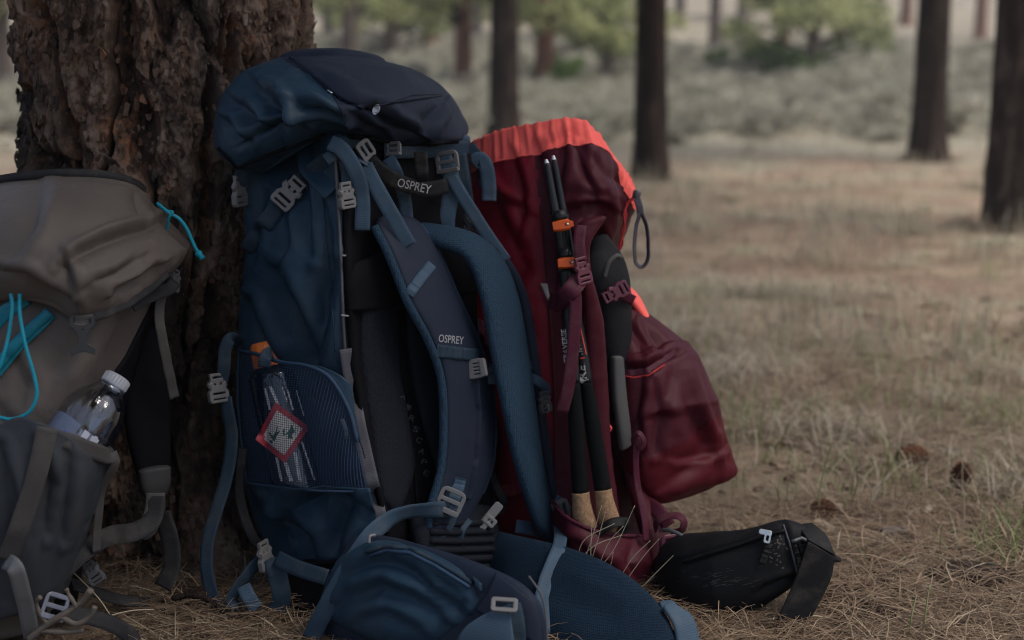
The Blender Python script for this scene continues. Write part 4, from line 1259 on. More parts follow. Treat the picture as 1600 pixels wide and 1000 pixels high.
tube('pocket_binding', [P(x, y, pocket_pt(x, y)[2] - 0.002) for x, y in ((373, 548), (371, 600), (373, 650), (379, 710), (385, 755))], 0.002, BINDING, blue, world=True, n=40)
webbing('pocket_tab', [(534, 655, sY(534, 655, .06)), (540, 672, sY(540, 672, .066)), (541, 686, sY(541, 686, .066))], 0.006, DARKWEB, blue)

# compression strap with its buckle, and the small one behind
ON = [body]
webbing('compression_strap', [(386, 392, None), (405, 362, None), (432, 326, None), (450, 300, None), (475, 277, None), (512, 250, None)], 0.024, DARKWEB, blue, on=ON, off=0.008, n=44)
side_buckle('side_buckle', facing(452, 301, Yon(ON, 452, 301, 0.018), -42, yaw=-8), 0.028, 0.046, GREYPL, blue)
side_buckle('side_buckle', facing(374, 298, 2.02, 5, yaw=58), 0.028, 0.042, GREYPL, blue)
webbing('buckle_strap', [(384, 245, 2.0), (378, 270, 2.01), (374, 290, 2.02)], 0.02, DARKWEB, blue)
webbing('side_strap', [(476, 205, None), (480, 232, None), (484, 262, None), (520, 300, None)], 0.03, TEAL, blue, on=ON, off=0.006, n=24)

# harness: near strap (outer face) and far strap (inner mesh face)
A1 = [B(588, 352, .045), B(612, 400, .075), B(640, 470, .100), B(672, 530, .112), B(692, 590, .112), B(696, 660, .100), B(692, 730, .082), B(676, 790, .060), B(672, 824, .048)]
B1 = [B(655, 352, .030), B(682, 392, .062), B(712, 460, .088), B(742, 525, .100), B(764, 590, .100), B(771, 650, .090), B(768, 720, .074), B(752, 770, .056), B(722, 822, .044)]
strap1 = pad('shoulder_strap', A1, B1, 0.010, NAVYPAD, blue, n=90, k=36, p=3.2, endcap=1.5, wr=dict(su=1.01, sv=1.012, amp=0.003, lu=0.05, lv=0.03, iters=40, seed=21, noise=0.6))
def edge_tube(name, pts, r, mat, parent, d=-0.002): return tube(name, [(p[0], p[1], p[2] + d) for p in pts], r, mat, parent, n=80)
sh = [(p[0] - 3, p[1] + 2, p[2] - 0.003) for p in A1]; edge_tube('strap_edging', sh, 0.0062, BLUEMESH, strap1)
edge_tube('strap_edging', [(p[0] + 1, p[1], p[2]) for p in B1[:8]], 0.0042, BINDING, strap1)
S1 = [strap1]
webbing('strap_webbing', [(639, 460, None), (648, 447, None), (658, 434, None), (667, 423, None), (675, 413, None)], 0.015, BLUEWEB, strap1, on=S1, off=0.0045)
webbing('strap_band', [(682, 548, None), (715, 552, None), (748, 555, None)], 0.018, DARKWEB, strap1, on=S1, off=0.004)
lettering('lettering', 'OSPREY', (685, 534), (724, 538), 12.5, PRINT, strap1, S1, 0.0012, bold=0.01)
webbing('daisy_strip', [(742, 590, None), (746, 650, None), (742, 720, None), (730, 780, None)], 0.012, NAVY, strap1, on=S1, off=0.002)
webbing('sternum_loop', [(742, 574, None), (757, 570, None), (768, 578, None), (769, 600, None)], 0.013, BLUEWEB, blue, on=S1, off=0.010)
cM = facing(743, 576, Yon(S1, 743, 576, .012), 10, yaw=-20)
ckl = [plate([rrect(0.020, 0.026, 0.003)] + [rrect(0.011, 0.0032, 0.001, 0.002, y)[::-1] for y in (-.008, -.003, .002, .007)], 0.003, 0.001), plate([rrect(0.006, 0.024, 0.002, 0.012, 0)], 0.0045, 0.001)]
make('sternum_clip', xf(join(*ckl)[0], cM), join(*ckl)[1], GREYPL, blue, smooth=False)
# strap foot: webbing through a ladder lock
webbing('strap_foot', [(716, 746, None), (712, 762, None), (704, 784, None), (698, 806, None)], 0.024, BLUEWEB, blue, on=S1, off=0.004)
ladder_lock('ladder_lock', facing(704, 783, Yon(S1, 704, 783, .014), -24, yaw=-4, tip=4), 0.036, 0.034, GREYPL, blue)
webbing('strap_tail', [(700, 795, bY(700, 795, .075), 5), (668, 797, bY(668, 797, .08), 35), (636, 801, 1.855, 42), (606, 813, 1.81, 28), (575, 842, 1.775, 12), (540, 895, 1.762, 4), (505, 958, 1.762, 0), (486, 998, 1.77, 0)], 0.024, web_mat('shaded_blue_webbing', (0.030, 0.055, 0.086)), blue, n=80)  # webbing colour darkened for the shade the tail lies in
webbing('strap_fold', [(700, 800, bY(700, 800, .06)), (690, 822, bY(690, 822, .055)), (665, 838, bY(665, 838, .05))], 0.03, DARKWEB, blue)

A2 = [B(648, 372, .020), B(690, 384, .085), B(722, 396, .128), B(742, 425, .150), B(758, 480, .165), B(772, 560, .168), B(788, 640, .16), B(808, 730, .14), B(836, 815, .11), B(850, 838, .10)]
B2 = [B(668, 352, .012), B(715, 360, .070), B(752, 376, .100), B(785, 410, .118), B(806, 465, .126), B(822, 550, .13), B(834, 640, .125), B(846, 725, .108), B(862, 805, .085), B(868, 836, .075)]
strap2 = pad('shoulder_strap', A2, B2, [0.010, 0.013, 0.014, 0.014, 0.013, 0.012, 0.011], BLUEMESH, blue, n=90, k=30, p=2.4, endcap=1.2)
cov = [B(762, 382, .085), B(792, 412, .100), B(816, 465, .108), B(830, 545, .112), B(842, 640, .106), B(856, 725, .09), B(868, 805, .07)]
edge_tube('strap_edging', cov, [0.006, 0.009, 0.0105, 0.0105, 0.010, 0.009, 0.007], NAVYPAD, strap2)
webbing('strap_band', [(800, 575, bY(800, 575, .150)), (818, 572, bY(818, 572, .145)), (830, 570, bY(830, 570, .12))], 0.012, BLUEWEB, strap2)
webbing('sternum_loop', [(828, 590, bY(828, 590, .13)), (842, 596, bY(842, 596, .145)), (852, 606, bY(852, 606, .145)), (853, 622, bY(853, 622, .13))], 0.014, BLUEWEB, blue)
side_buckle('sternum_clip', facing(851, 628, bY(851, 628, .14), 10, yaw=50), 0.020, 0.030, DARKPL, blue)
tube('clip_hook', [(852, 636, bY(852, 636, .14)), (856, 632, bY(856, 632, .145)), (857, 642, bY(857, 642, .145)), (851, 644, bY(851, 644, .14))], 0.0016, GREYPL, blue, n=16)
webbing('strap_foot', [(866, 782, bY(866, 782, .11)), (878, 790, bY(878, 790, .115)), (886, 800, bY(886, 800, .112))], 0.02, BLUEWEB, blue)
ladder_lock('ladder_lock', facing(877, 797, bY(877, 797, .125), -68, yaw=30, tip=10), 0.030, 0.026, GREYPL, blue)
webbing('hip_stabiliser', [(806, 822, bY(806, 822, .06)), (830, 826, bY(830, 826, .065)), (852, 832, bY(852, 832, .07))], 0.02, BLUEWEB, blue)

# load lifters and their buckles
webbing('load_lifter', [(570, 258, bY(570, 258, .035)), (584, 285, bY(584, 285, .055)), (612, 335, bY(612, 335, .075)), (640, 385, bY(640, 385, .088))], 0.0215, BLUEWEB, blue, n=30)
webbing('load_lifter', [(704, 275, bY(704, 275, .035)), (728, 315, bY(728, 315, .06)), (762, 368, bY(762, 368, .085)), (790, 408, bY(790, 408, .112))], 0.019, BLUEWEB, blue, n=30)
webbing('lifter_loop', [(566, 255, bY(566, 255, .034)), (572, 246, bY(572, 246, .03)), (578, 254, bY(578, 254, .028)), (576, 272, bY(576, 272, .028))], 0.018, BLUEWEB, blue)
ladder_lock('ladder_lock', facing(571, 234, bY(571, 234, .034), -55, yaw=25), 0.026, 0.022, GREYPL, blue)
webbing('lid_strap', [(515, 222, bY(515, 222, .02)), (535, 234, bY(535, 234, .038)), (556, 268, bY(556, 268, .048)), (566, 310, bY(566, 310, .04)), (566, 360, bY(566, 360, .034))], 0.021, BLUEWEB, blue, n=40)
webbing('lid_strap', [(508, 250, bY(508, 250, .012)), (530, 238, bY(530, 238, .024)), (540, 262, bY(540, 262, .026)), (543, 292, bY(543, 292, .024))], 0.016, DARKWEB, blue)
side_buckle('side_buckle', facing(541, 305, bY(541, 305, .03), 8, yaw=40), 0.022, 0.034, GREYPL, blue)
webbing('haul_strap', [B(606, 246, .028), B(618, 268, .030), B(632, 310, .022), B(636, 350, .02)], 0.019, BLUEWEB, blue, n=24)
ladder_lock('ladder_lock', facing(614, 232, bY(614, 232, .034), 4, yaw=-30), 0.024, 0.018, GREYPL, blue)
haul = webbing('haul_loop', [(576, 250, bY(576, 250, .036)), (600, 272, bY(600, 272, .055)), (632, 288, bY(632, 288, .07)), (665, 296, bY(665, 296, .065)), (700, 290, bY(700, 290, .04))], 0.022, BLACKWEB, blue, n=36, wob=0)
lettering('lettering', 'OSPREY', (620, 291), (672, 303), 14, PRINT, haul, [haul], 0.0012, bold=0.01)
webbing('haul_strap', [B(657, 238, .05), B(659, 265, .085), B(660, 284, .082)], 0.019, BLACKWEB, blue)
webbing('haul_strap', [B(690, 242, .028), B(700, 262, .034), B(706, 285, .036), B(704, 305, .03), B(698, 340, .024), B(698, 360, .02)], 0.025, BLUEWEB, blue, n=30)
ladder_lock('ladder_lock', facing(699, 253, bY(699, 253, .044), 8, yaw=-30), 0.036, 0.030, GREYPL, blue)
webbing('haul_strap', [B(716, 240, .03), B(724, 290, .032), B(730, 335, .02)], 0.024, DARKWEB, blue, n=20)
webbing('lifter_tail', [(738, 256, bY(738, 256, .03)), (750, 248, bY(750, 248, .045)), (760, 262, bY(760, 262, .05)), (764, 290, bY(764, 290, .048)), (764, 314, bY(764, 314, .046))], 0.022, BLUEWEB, blue, n=30)
side_buckle('side_buckle', facing(732, 345, bY(732, 345, .035), -50, yaw=-30), 0.024, 0.034, DARKPL, blue)

# lumbar pad with ridges
lumbar = pad('lumbar_pad', [B(640, 800, .03), B(648, 840, .04), B(655, 880, .045), B(660, 920, .045)], [B(772, 796, .02), B(776, 830, .03), B(780, 870, .035), B(784, 920, .035)], 0.016, DARKMESH, blue, n=30, p=3)
for k in range(6):
    y = 815 + 14 * k
    tube('lumbar_ridge', [(672, y + 2, None), (712, y + 3, None), (770, y + 1, None)], 0.005, DARKMESH, lumbar, on=[lumbar], off=0.001, n=16)

# hip belt: near wing with its zipped pocket, far wing padded with mesh
hb_A = [(560, 838, 1.80), (600, 838, 1.775), (650, 850, 1.745), (710, 868, 1.71), (765, 888, 1.68), (812, 912, 1.655), (842, 945, 1.64), (852, 985, 1.635), (850, 1015, 1.63)]
hb_B = [(500, 985, 1.81), (540, 1008, 1.775), (590, 1022, 1.74), (640, 1035, 1.71), (690, 1045, 1.68), (735, 1055, 1.655), (770, 1062, 1.64), (795, 1066, 1.635), (815, 1068, 1.63)]
near = pad('hip_belt_wing', hb_A, hb_B, 0.016, NAVYPAD, blue, n=60, k=30, p=3, wr=dict(su=1.02, sv=1.02, amp=0.005, lu=0.06, lv=0.05, iters=40, seed=31))
pk_A = [(548, 862, 1.775), (585, 848, 1.76), (630, 852, 1.735), (680, 868, 1.71), (725, 890, 1.69), (760, 918, 1.672)]
pk_B = [(508, 960, 1.785), (550, 985, 1.755), (600, 1004, 1.725), (650, 1010, 1.70), (690, 1004, 1.682), (712, 985, 1.672)]
pk = pad('belt_pocket', pk_A, pk_B, [0.014, 0.024, 0.028, 0.026, 0.020, 0.012], TEAL, blue, n=70, k=60, p=2.3, endcap=0.7,
         cs=[([(540, 935), (590, 915), (640, 935), (680, 960)], 0.016, 13), ([(600, 870), (640, 890), (672, 925), (715, 950)], 0.014, 12), ([(540, 900), (575, 880), (610, 880)], 0.010, 13), ([(655, 880), (690, 910), (720, 930)], 0.008, 9), ([(560, 970), (600, 960), (650, 985)], 0.008, 11)],
         wr=dict(su=1.02, sv=1.02, amp=0.006, lu=0.07, lv=0.06, iters=50, seed=17, noise=0.3))
PK = [pk, near]
tube('zip', [(572, 862, None), (600, 853, None), (640, 857, None), (680, 876, None), (715, 897, None), (738, 912, None)], 0.0032, DARKWEB, pk, on=[pk], off=0.002, n=50)
tube('zip', [(578, 868, None), (604, 860, None), (640, 864, None), (678, 883, None), (712, 904, None), (734, 918, None)], 0.0024, BINDING, pk, on=[pk], off=0.002, n=50)
lay_patch('zip_garage', [(738, 900), (745, 915)], [(752, 912), (752, 925)], TEAL, pk, PK, 0.005, 0.002, n=6, k=6)
tube('zip_cord', [(586, 836, 1.76), (578, 838, 1.755), (577, 848, 1.752), (582, 856, 1.75), (574, 860, 1.75), (568, 856, 1.752), (580, 852, 1.748)], 0.0022, GREYPL, blue, n=40)
tube('zip_pull', [(572, 858, 1.748), (582, 862, 1.744), (587, 858, 1.746)], 0.003, STEEL, blue, n=14)
lay_patch('belt_yoke', [(775, 895), (762, 925), (742, 952)], [(838, 945), (846, 975), (848, 1010)], NAVYPAD, blue, PK, 0.006, 0.003, n=20, k=20)
# belt webbing at the near wing
bw = pad('belt_flap', [(795, 944, 1.615), (760, 958, 1.61), (722, 985, 1.61), (705, 1030, 1.615)], [(797, 946, 1.612), (800, 975, 1.605), (804, 1005, 1.60), (806, 1040, 1.60)], 0.0025, BLUEWEB, blue, n=30, k=16, p=4)
webbing('belt_webbing', [(800, 944, 1.618), (806, 975, 1.612), (808, 1010, 1.61)], 0.022, DARKWEB, blue)
loop = [plate([rrect(0.030, 0.016, 0.003), rrect(0.023, 0.009, 0.001)[::-1]], 0.0022, 0.0009)]
make('belt_ring', xf(loop[0][0], facing(788, 945, 1.607, -4, tip=-20)), loop[0][1], GREYPL, blue, smooth=False)
tube('belt_piping', [(826, 900, 1.64), (846, 930, 1.626), (853, 965, 1.62), (855, 1010, 1.615)], 0.0014, GREYPIPE, near, n=24)

fw_A = [(768, 826, 2.05), (800, 836, 2.02), (850, 850, 1.965), (900, 864, 1.91), (950, 884, 1.86), (1000, 916, 1.81), (1034, 952, 1.775), (1050, 985, 1.755)]
fw_B = [(772, 935, 1.97), (805, 975, 1.86), (850, 1012, 1.785), (900, 1030, 1.75), (950, 1036, 1.738), (990, 1038, 1.73), (1025, 1036, 1.728), (1046, 1026, 1.735)]
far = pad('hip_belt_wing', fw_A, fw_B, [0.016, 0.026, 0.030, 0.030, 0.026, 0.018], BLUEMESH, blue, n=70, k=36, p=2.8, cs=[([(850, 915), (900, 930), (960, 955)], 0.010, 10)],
          wr=dict(su=1.01, sv=1.01, amp=0.004, lu=0.07, lv=0.06, iters=30, seed=41))
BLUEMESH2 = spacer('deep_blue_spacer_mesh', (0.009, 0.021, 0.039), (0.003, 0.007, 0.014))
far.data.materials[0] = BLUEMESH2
webbing('strap_tail', [(872, 805, bY(872, 805, .10)), (876, 835, 2.0), (873, 856, None), (864, 878, None), (853, 905, None), (846, 935, None), (849, 990, None)], 0.019, BLUEWEB, blue, on=[far], off=0.006, n=60, roll=0)
pad('belt_webbing', [(1036, 950, 1.752), (1052, 978, 1.738), (1058, 1012, 1.725)], [(1050, 942, 1.77), (1082, 964, 1.76), (1094, 1004, 1.742)], 0.004, BLUEWEB, blue, n=20, k=14, p=3)
pad('belt_webbing', [(1030, 940, 1.80), (1050, 938, 1.80), (1062, 955, 1.80)], [(1036, 955, 1.79), (1052, 965, 1.79), (1064, 980, 1.79)], 0.004, BLUEWEB, blue, n=14, k=12, p=3)
# silver clip between lumbar pad and far strap
clip = join(plate([rrect(0.012, 0.044, 0.003), rrect(0.006, 0.010, 0.001, 0, -.004)[::-1]], 0.003, 0.001), plate([rrect(0.018, 0.012, 0.002, 0.004, -.006), rrect(0.010, 0.006, 0.001, 0.005, -.006)[::-1]], 0.0042, 0.001))
make('lumbar_clip', xf(clip[0], facing(766, 806, bY(766, 806, .07), -40)), clip[1], GREYPL, blue, smooth=False)
webbing('clip_strap', [(768, 740, bY(768, 740, .03)), (778, 765, bY(778, 765, .035)), (788, 788, bY(788, 788, .04)), (778, 800, bY(778, 800, .055))], 0.012, BLACKWEB, blue)
webbing('clip_strap', [(735, 812, bY(735, 812, .07)), (722, 830, bY(722, 830, .065)), (718, 858, bY(718, 858, .06))], 0.009, DARKWEB, blue)

# loose webbing at the lower left
webbing('pocket_strap', [(374, 540, sY(374, 540, .02)), (362, 528, 1.99), (352, 545, 1.985), (350, 575, 1.985), (346, 598, 1.985)], 0.018, DARKWEB, blue, n=30)
side_buckle('side_buckle', facing(340, 606, 1.98, 8, yaw=30), 0.027, 0.040, GREYPL, blue)
webbing('long_strap', [(352, 620, 1.985), (362, 690, 1.975), (350, 760, 1.955), (328, 830, 1.935), (322, 880, 1.925), (332, 930, 1.915), (346, 956, 1.905)], 0.020, DARKWEB, blue, n=60, roll=-25)
webbing('long_strap', [(378, 700, 1.98), (374, 770, 1.965), (390, 830, 1.945), (412, 860, 1.93)], 0.014, BLACKWEB, blue, n=30)
side_buckle('side_buckle', facing(414, 868, 1.90, 20, yaw=55), 0.026, 0.040, GREYPL, blue)
webbing('bottom_strap', [(412, 868, 1.905), (385, 900, 1.895), (362, 935, 1.89), (372, 952, 1.885)], 0.018, DARKWEB, blue, n=30, roll=30)
webbing('bottom_strap', [(380, 915, 1.89), (390, 935, 1.885), (402, 952, 1.88)], 0.02, BLUEWEB, blue)
webbing('bottom_strap', [(425, 872, 1.895), (434, 900, 1.885), (440, 935, 1.88), (430, 960, 1.88)], 0.026, DARKWEB, blue, n=24)
webbing('bottom_strap', [(432, 872, 1.89), (465, 888, 1.865), (510, 902, 1.84)], 0.022, DARKWEB, blue, n=24)
base_cols = [[(x, y, Y) for x, y, Y in c] for c in (
    [(455, 880, 1.95), (450, 925, 1.94), (452, 968, 1.92)], [(500, 880, 1.89), (498, 930, 1.88), (500, 975, 1.87)], [(580, 870, 1.85), (580, 930, 1.83), (580, 985, 1.83)], [(690, 870, 1.93), (700, 930, 1.92), (700, 980, 1.90)],
    [(780, 860, 2.04), (785, 920, 2.03), (785, 960, 2.01)], [(700, 860, 2.16), (700, 910, 2.14), (700, 935, 2.12)], [(520, 870, 2.08), (520, 915, 2.07), (520, 940, 2.05)])]
skin('pack_base', base_cols, BLACKN, blue, nu=60, nv=30, wr=dict(su=1.04, sv=1.03, amp=0.007, iters=40, seed=51), cap=(0.01, 0.012))
# ------------------------------------------------------------------ red backpack
CRIM = fabric('crimson_nylon', (0.118, 0.0038, 0.0120), 0.5, crinkle=0.3, dust=0.008)
MAROON = fabric('maroon_nylon', (0.045, 0.0038, 0.0095), 0.55, crinkle=0.45, dust=0.008)
CORAL = fabric('coral_nylon', (0.80, 0.12, 0.10), 0.55, crinkle=0.35, dust=0.03)
MARWEB = web_mat('maroon_webbing', (0.062, 0.009, 0.022))
MARPL = plain('maroon_plastic', (0.10, 0.020, 0.038), 0.38)
BLACKHIP = fabric('black_belt_cloth', (0.0075, 0.0075, 0.009), 0.6, crinkle=0.35, dust=0.03, spec=0.1)
REDCORD = web_mat('red_cord', (0.42, 0.03, 0.035))
GREYWEB = web_mat('purple_grey_webbing', (0.085, 0.075, 0.095))

red = empty('backpack', P(900, 905, 2.2) * [1, 1, 0], 'red and maroon hiking backpack with a gathered coral top standing behind the blue one', 'backpack', 'backpacks resting at the foot of the tree')
RC = [
    [(690, 240, 2.36), (672, 400, 2.33), (672, 600, 2.29), (690, 800, 2.24), (705, 905, 2.2)],
    [(738, 221, 2.29), (722, 400, 2.24), (722, 600, 2.19), (742, 800, 2.15), (760, 905, 2.12)],
    [(785, 203, 2.245), (785, 330, 2.195), (790, 450, 2.165), (792, 600, 2.13), (805, 800, 2.10), (820, 905, 2.07)],
    [(838, 193, 2.215), (842, 300, 2.165), (855, 440, 2.145), (864, 600, 2.12), (868, 780, 2.09), (876, 905, 2.06)],
    [(890, 185, 2.20), (910, 280, 2.115), (905, 370, 2.11), (905, 440, 2.145), (912, 600, 2.12), (918, 780, 2.09), (935, 905, 2.06)],
    [(930, 204, 2.205), (965, 300, 2.13), (950, 352, 2.14), (930, 420, 2.18), (945, 600, 2.15), (965, 780, 2.12), (990, 905, 2.08)],
    [(988, 292, 2.26), (992, 318, 2.23), (968, 362, 2.24), (948, 430, 2.25), (985, 600, 2.22), (1015, 780, 2.18), (1035, 900, 2.14)],
    [(965, 262, 2.37), (975, 330, 2.38), (960, 420, 2.40), (985, 600, 2.36), (1000, 780, 2.32), (1005, 880, 2.30)],
    [(850, 212, 2.44), (850, 330, 2.46), (850, 420, 2.48), (850, 600, 2.44), (860, 780, 2.40), (870, 870, 2.36)],
    [(750, 225, 2.42), (740, 330, 2.42), (735, 420, 2.42), (735, 600, 2.38), (745, 780, 2.34), (755, 870, 2.30)],
]
rf = [([(900, 230), (912, 265), (930, 300)], 0.010, 9), ([(925, 240), (950, 270), (975, 290)], 0.009, 9), ([(880, 330), (915, 322), (955, 330)], 0.010, 8), ([(745, 270), (775, 310), (820, 330)], 0.008, 10), ([(800, 240), (815, 300), (812, 360)], 0.007, 9), ([(845, 230), (880, 208), (905, 196)], 0.006, 8), ([(838, 230), (850, 300), (862, 380), (868, 440)], 0.012, 12), ([(935, 330), (910, 345), (890, 340)], 0.010, 10), ([(905, 215), (925, 260), (950, 290)], 0.009, 14),
      ([(760, 300), (785, 350), (810, 390)], 0.008, 14), ([(820, 420), (795, 460), (780, 520)], 0.008, 14), ([(955, 320), (930, 370), (905, 380)], 0.012, 12), ([(880, 235), (870, 300), (872, 340)], 0.008, 9),
      ([(900, 300), (935, 310), (960, 300)], 0.007, 12), ([(750, 620), (770, 680), (768, 760)], 0.008, 14)]
def gather(G):
    n, m = G.shape[:2]
    N = gnormals(G, True)
    ctr = G.mean((0, 1))
    if ((G - ctr) * N).sum(-1).mean() < 0: N = -N
    u = np.arange(m) / m * 2 * math.pi
    amp = np.exp(-((np.arange(n) - 12) / 7.0) ** 2)[:, None]
    w = 0.5 * np.sin(u * 46 + 2.5 * vnoise(u * 4, u * 0)) + 0.5 * np.sin(u * 71 + 3 * vnoise(u * 5, u * 0 + 3))
    G = G + N * (amp * w * 0.0030)[..., None]
    G[..., 2] += np.exp(-((np.arange(n) - 6) / 2.5) ** 2)[:, None] * (0.0007 * w)
    return G
G, _ = skin('red_body', RC, None, red, nu=260, nv=170, cs=rf, wr=[dict(su=1.035, sv=1.02, amp=0.009, lu=0.06, lv=0.10, iters=90, seed=61, stiff=0.06, noise=0.3)], cap=(-0.02, 0.015), hook=gather)
nv_, nu_ = G.shape[:2]
fr = np.repeat(np.arange(nv_ - 1), nu_)
fc = G.reshape(-1, 3)[grid_faces(nv_, nu_, True)].mean(1)
fpx = to_px(fc)
seam = np.interp(fpx[:, 1], [190, 300, 440, 600, 780, 905], [832, 842, 858, 866, 868, 876])
cls = np.where(fr < 18, 2, np.where((fpx[:, 0] > seam) & (fc[:, 1] < 2.30), 1, 0))
rbody, rside, rhem = split_make(G, True, cls, [('pack_body', CRIM), ('side_panel', MAROON), ('gathered_hem', CORAL)], red)
RON = [rbody, rside]
ring = G[18]
tube('hem_seam', list(ring[::3]) + [ring[0]], 0.0013, CORAL, red, world=True, n=240, k=6)
tube('side_seam', [(845, 320, None), (855, 440, None), (866, 600, None), (868, 780, None)], 0.0022, MAROON, red, on=RON, off=0.001, n=50)

# rolled cloth and straps down the side
pad('side_fold', [(905, 350, 2.055), (902, 385, 2.05), (903, 430, 2.052), (912, 500, 2.055), (916, 600, 2.052), (924, 700, 2.045), (936, 800, 2.04)], [(944, 342, 2.07), (922, 380, 2.055), (922, 425, 2.057), (940, 500, 2.062), (948, 600, 2.058), (954, 700, 2.05), (966, 800, 2.045)], 0.014, MAROON, red, n=80, k=28, p=2.4,
    wr=dict(su=1.08, sv=1.05, amp=0.008, lu=0.02, lv=0.03, iters=80, seed=66, noise=0.6))
webbing('compression_strap', [(858, 470, 2.09), (872, 472, 2.03), (890, 456, 2.005), (906, 436, 2.02)], 0.026, MARWEB, red, n=24)
side_buckle('side_buckle', facing(910, 423, 2.02, 14, yaw=30), 0.021, 0.038, MARPL, red)
webbing('compression_strap', [(908, 408, 2.02), (905, 380, 2.03), (908, 352, 2.045)], 0.017, MARWEB, red)
webbing('hanging_strap', [(897, 446, 2.01), (900, 480, 2.005), (896, 540, 1.995), (889, 600, 1.99), (878, 645, 1.99)], 0.018, MARWEB, red, n=30, roll=12)
side_buckle('side_buckle', facing(962, 457, 2.09, 118, yaw=14), 0.020, 0.040, MARPL, red)
webbing('compression_strap', [(935, 440, 2.10), (950, 450, 2.095), (975, 462, 2.10), (990, 470, 2.115)], 0.016, MARWEB, red)
side_buckle('side_buckle', facing(771, 521, Yon(RON, 771, 521, 0.014), 4, yaw=-20), 0.024, 0.032, MARPL, red)
webbing('compression_strap', [(735, 500, None), (752, 510, None), (768, 530, None), (790, 545, None), (820, 552, None)], 0.018, MARWEB, red, on=RON, off=0.006)
side_buckle('side_buckle', facing(750, 425, Yon(RON, 750, 425, 0.012), -50, yaw=-20), 0.020, 0.030, MARPL, red)
lay_patch('reflective_tab', [(844, 443), (856, 470)], [(855, 443), (860, 470)], plain('grey_reflective', (0.2, 0.2, 0.2), 0.5), red, RON, 0.003, 0.001, n=6, k=4)
tube('zip_loop', [(944, 668, 2.065), (952, 665, 2.06), (955, 671, 2.06), (949, 674, 2.06), (944, 670, 2.065)], 0.0015, CORAL, red, n=24)
webbing('red_strap', [(772, 770, None), (800, 766, None), (832, 750, None)], 0.02, web_mat('red_webbing', (0.16, 0.01, 0.025)), red, on=RON, off=0.01)
pad('strap_bundle', [(820, 755, 2.07), (826, 790, 2.06), (836, 830, 2.05)], [(842, 745, 2.07), (850, 790, 2.06), (856, 830, 2.05)], 0.008, CRIM, red, n=30, wr=dict(su=1.1, sv=1.06, amp=0.008, lu=0.02, lv=0.02, iters=50, seed=5, noise=0.6))

# front pocket: a sagging sack, maroon above and crimson below, with a coral lining showing
FA = [(938, 460, 2.17), (952, 530, 2.14), (962, 610, 2.11), (975, 690, 2.09), (990, 745, 2.08), (1012, 780, 2.09)]
FB = [(970, 468, 2.22), (1000, 502, 2.235), (1045, 546, 2.235), (1057, 556, 2.235), (1076, 592, 2.225), (1098, 640, 2.22), (1120, 688, 2.21), (1139, 722, 2.20), (1143, 736, 2.20), (1120, 747, 2.19)]
Gp = sweep(None, resolve(FA), resolve(FB), [0.014, 0.040, 0.066, 0.070, 0.045, 0.02], None, None, n=110, k=90, p=2.9, endcap=0.25,
           cs=[([(975, 575), (1010, 572), (1052, 552)], 0.014, 7), ([(1070, 590), (1086, 640), (1104, 690)], 0.012, 10), ([(1060, 570), (1045, 620), (1040, 680)], 0.008, 14), ([(1110, 690), (1085, 730), (1040, 760)], 0.008, 12), ([(1000, 500), (1030, 530), (1045, 545)], 0.004, 8), ([(985, 500), (1000, 540), (1005, 560)], 0.004, 8), ([(1000, 660), (1040, 655), (1085, 650)], 0.004, 12), ([(1100, 665), (1112, 700), (1120, 735)], 0.006, 8), ([(985, 500), (1012, 540)], 0.009, 7), ([(1002, 506), (1040, 545)], 0.008, 6), ([(1002, 592), (990, 650), (998, 705)], 0.010, 11), ([(1024, 600), (1036, 650), (1022, 705)], 0.009, 10), ([(1130, 700), (1100, 715), (1060, 718)], 0.006, 7), ([(1000, 600), (1015, 640), (1010, 690)], 0.004, 14)],
           wr=dict(su=1.05, sv=1.035, amp=0.006, lu=0.08, lv=0.08, iters=80, seed=71, stiff=0.06, noise=0.3))
nv_, nu_ = Gp.shape[:2]
fc = Gp.reshape(-1, 3)[grid_faces(nv_, nu_, True)].mean(1); fpx = to_px(fc)
cls = (fpx[:, 1] > np.interp(fpx[:, 0], [960, 1010, 1060, 1100, 1140], [722, 716, 696, 664, 640])).astype(int)
fp_top, fp_low = split_make(Gp, True, cls, [('front_pocket', MAROON), ('pocket_base', fabric('shaded_crimson_nylon', (0.060, 0.0028, 0.0075), 0.55, crinkle=0.4, dust=0.008))], red)  # base: crimson copy darkened for the shade on the sack's underside
FPK = [fp_top, fp_low]
webbing('pocket_band', [(958, 578, None), (985, 584, None), (1012, 580, None), (1038, 562, None), (1056, 549, None)], 0.010, MARWEB, red, on=FPK, off=0.003)
tube('zip', [(966, 586, None), (990, 590, None), (1014, 586, None), (1038, 570, None)], 0.0012, REDCORD, red, on=FPK, off=0.005)
pad('coral_lining', [(974, 456, 2.17), (990, 476, 2.17), (1006, 498, 2.175)], [(978, 446, 2.20), (996, 464, 2.20), (1012, 497, 2.20)], 0.006, CORAL, red, n=24, k=16)

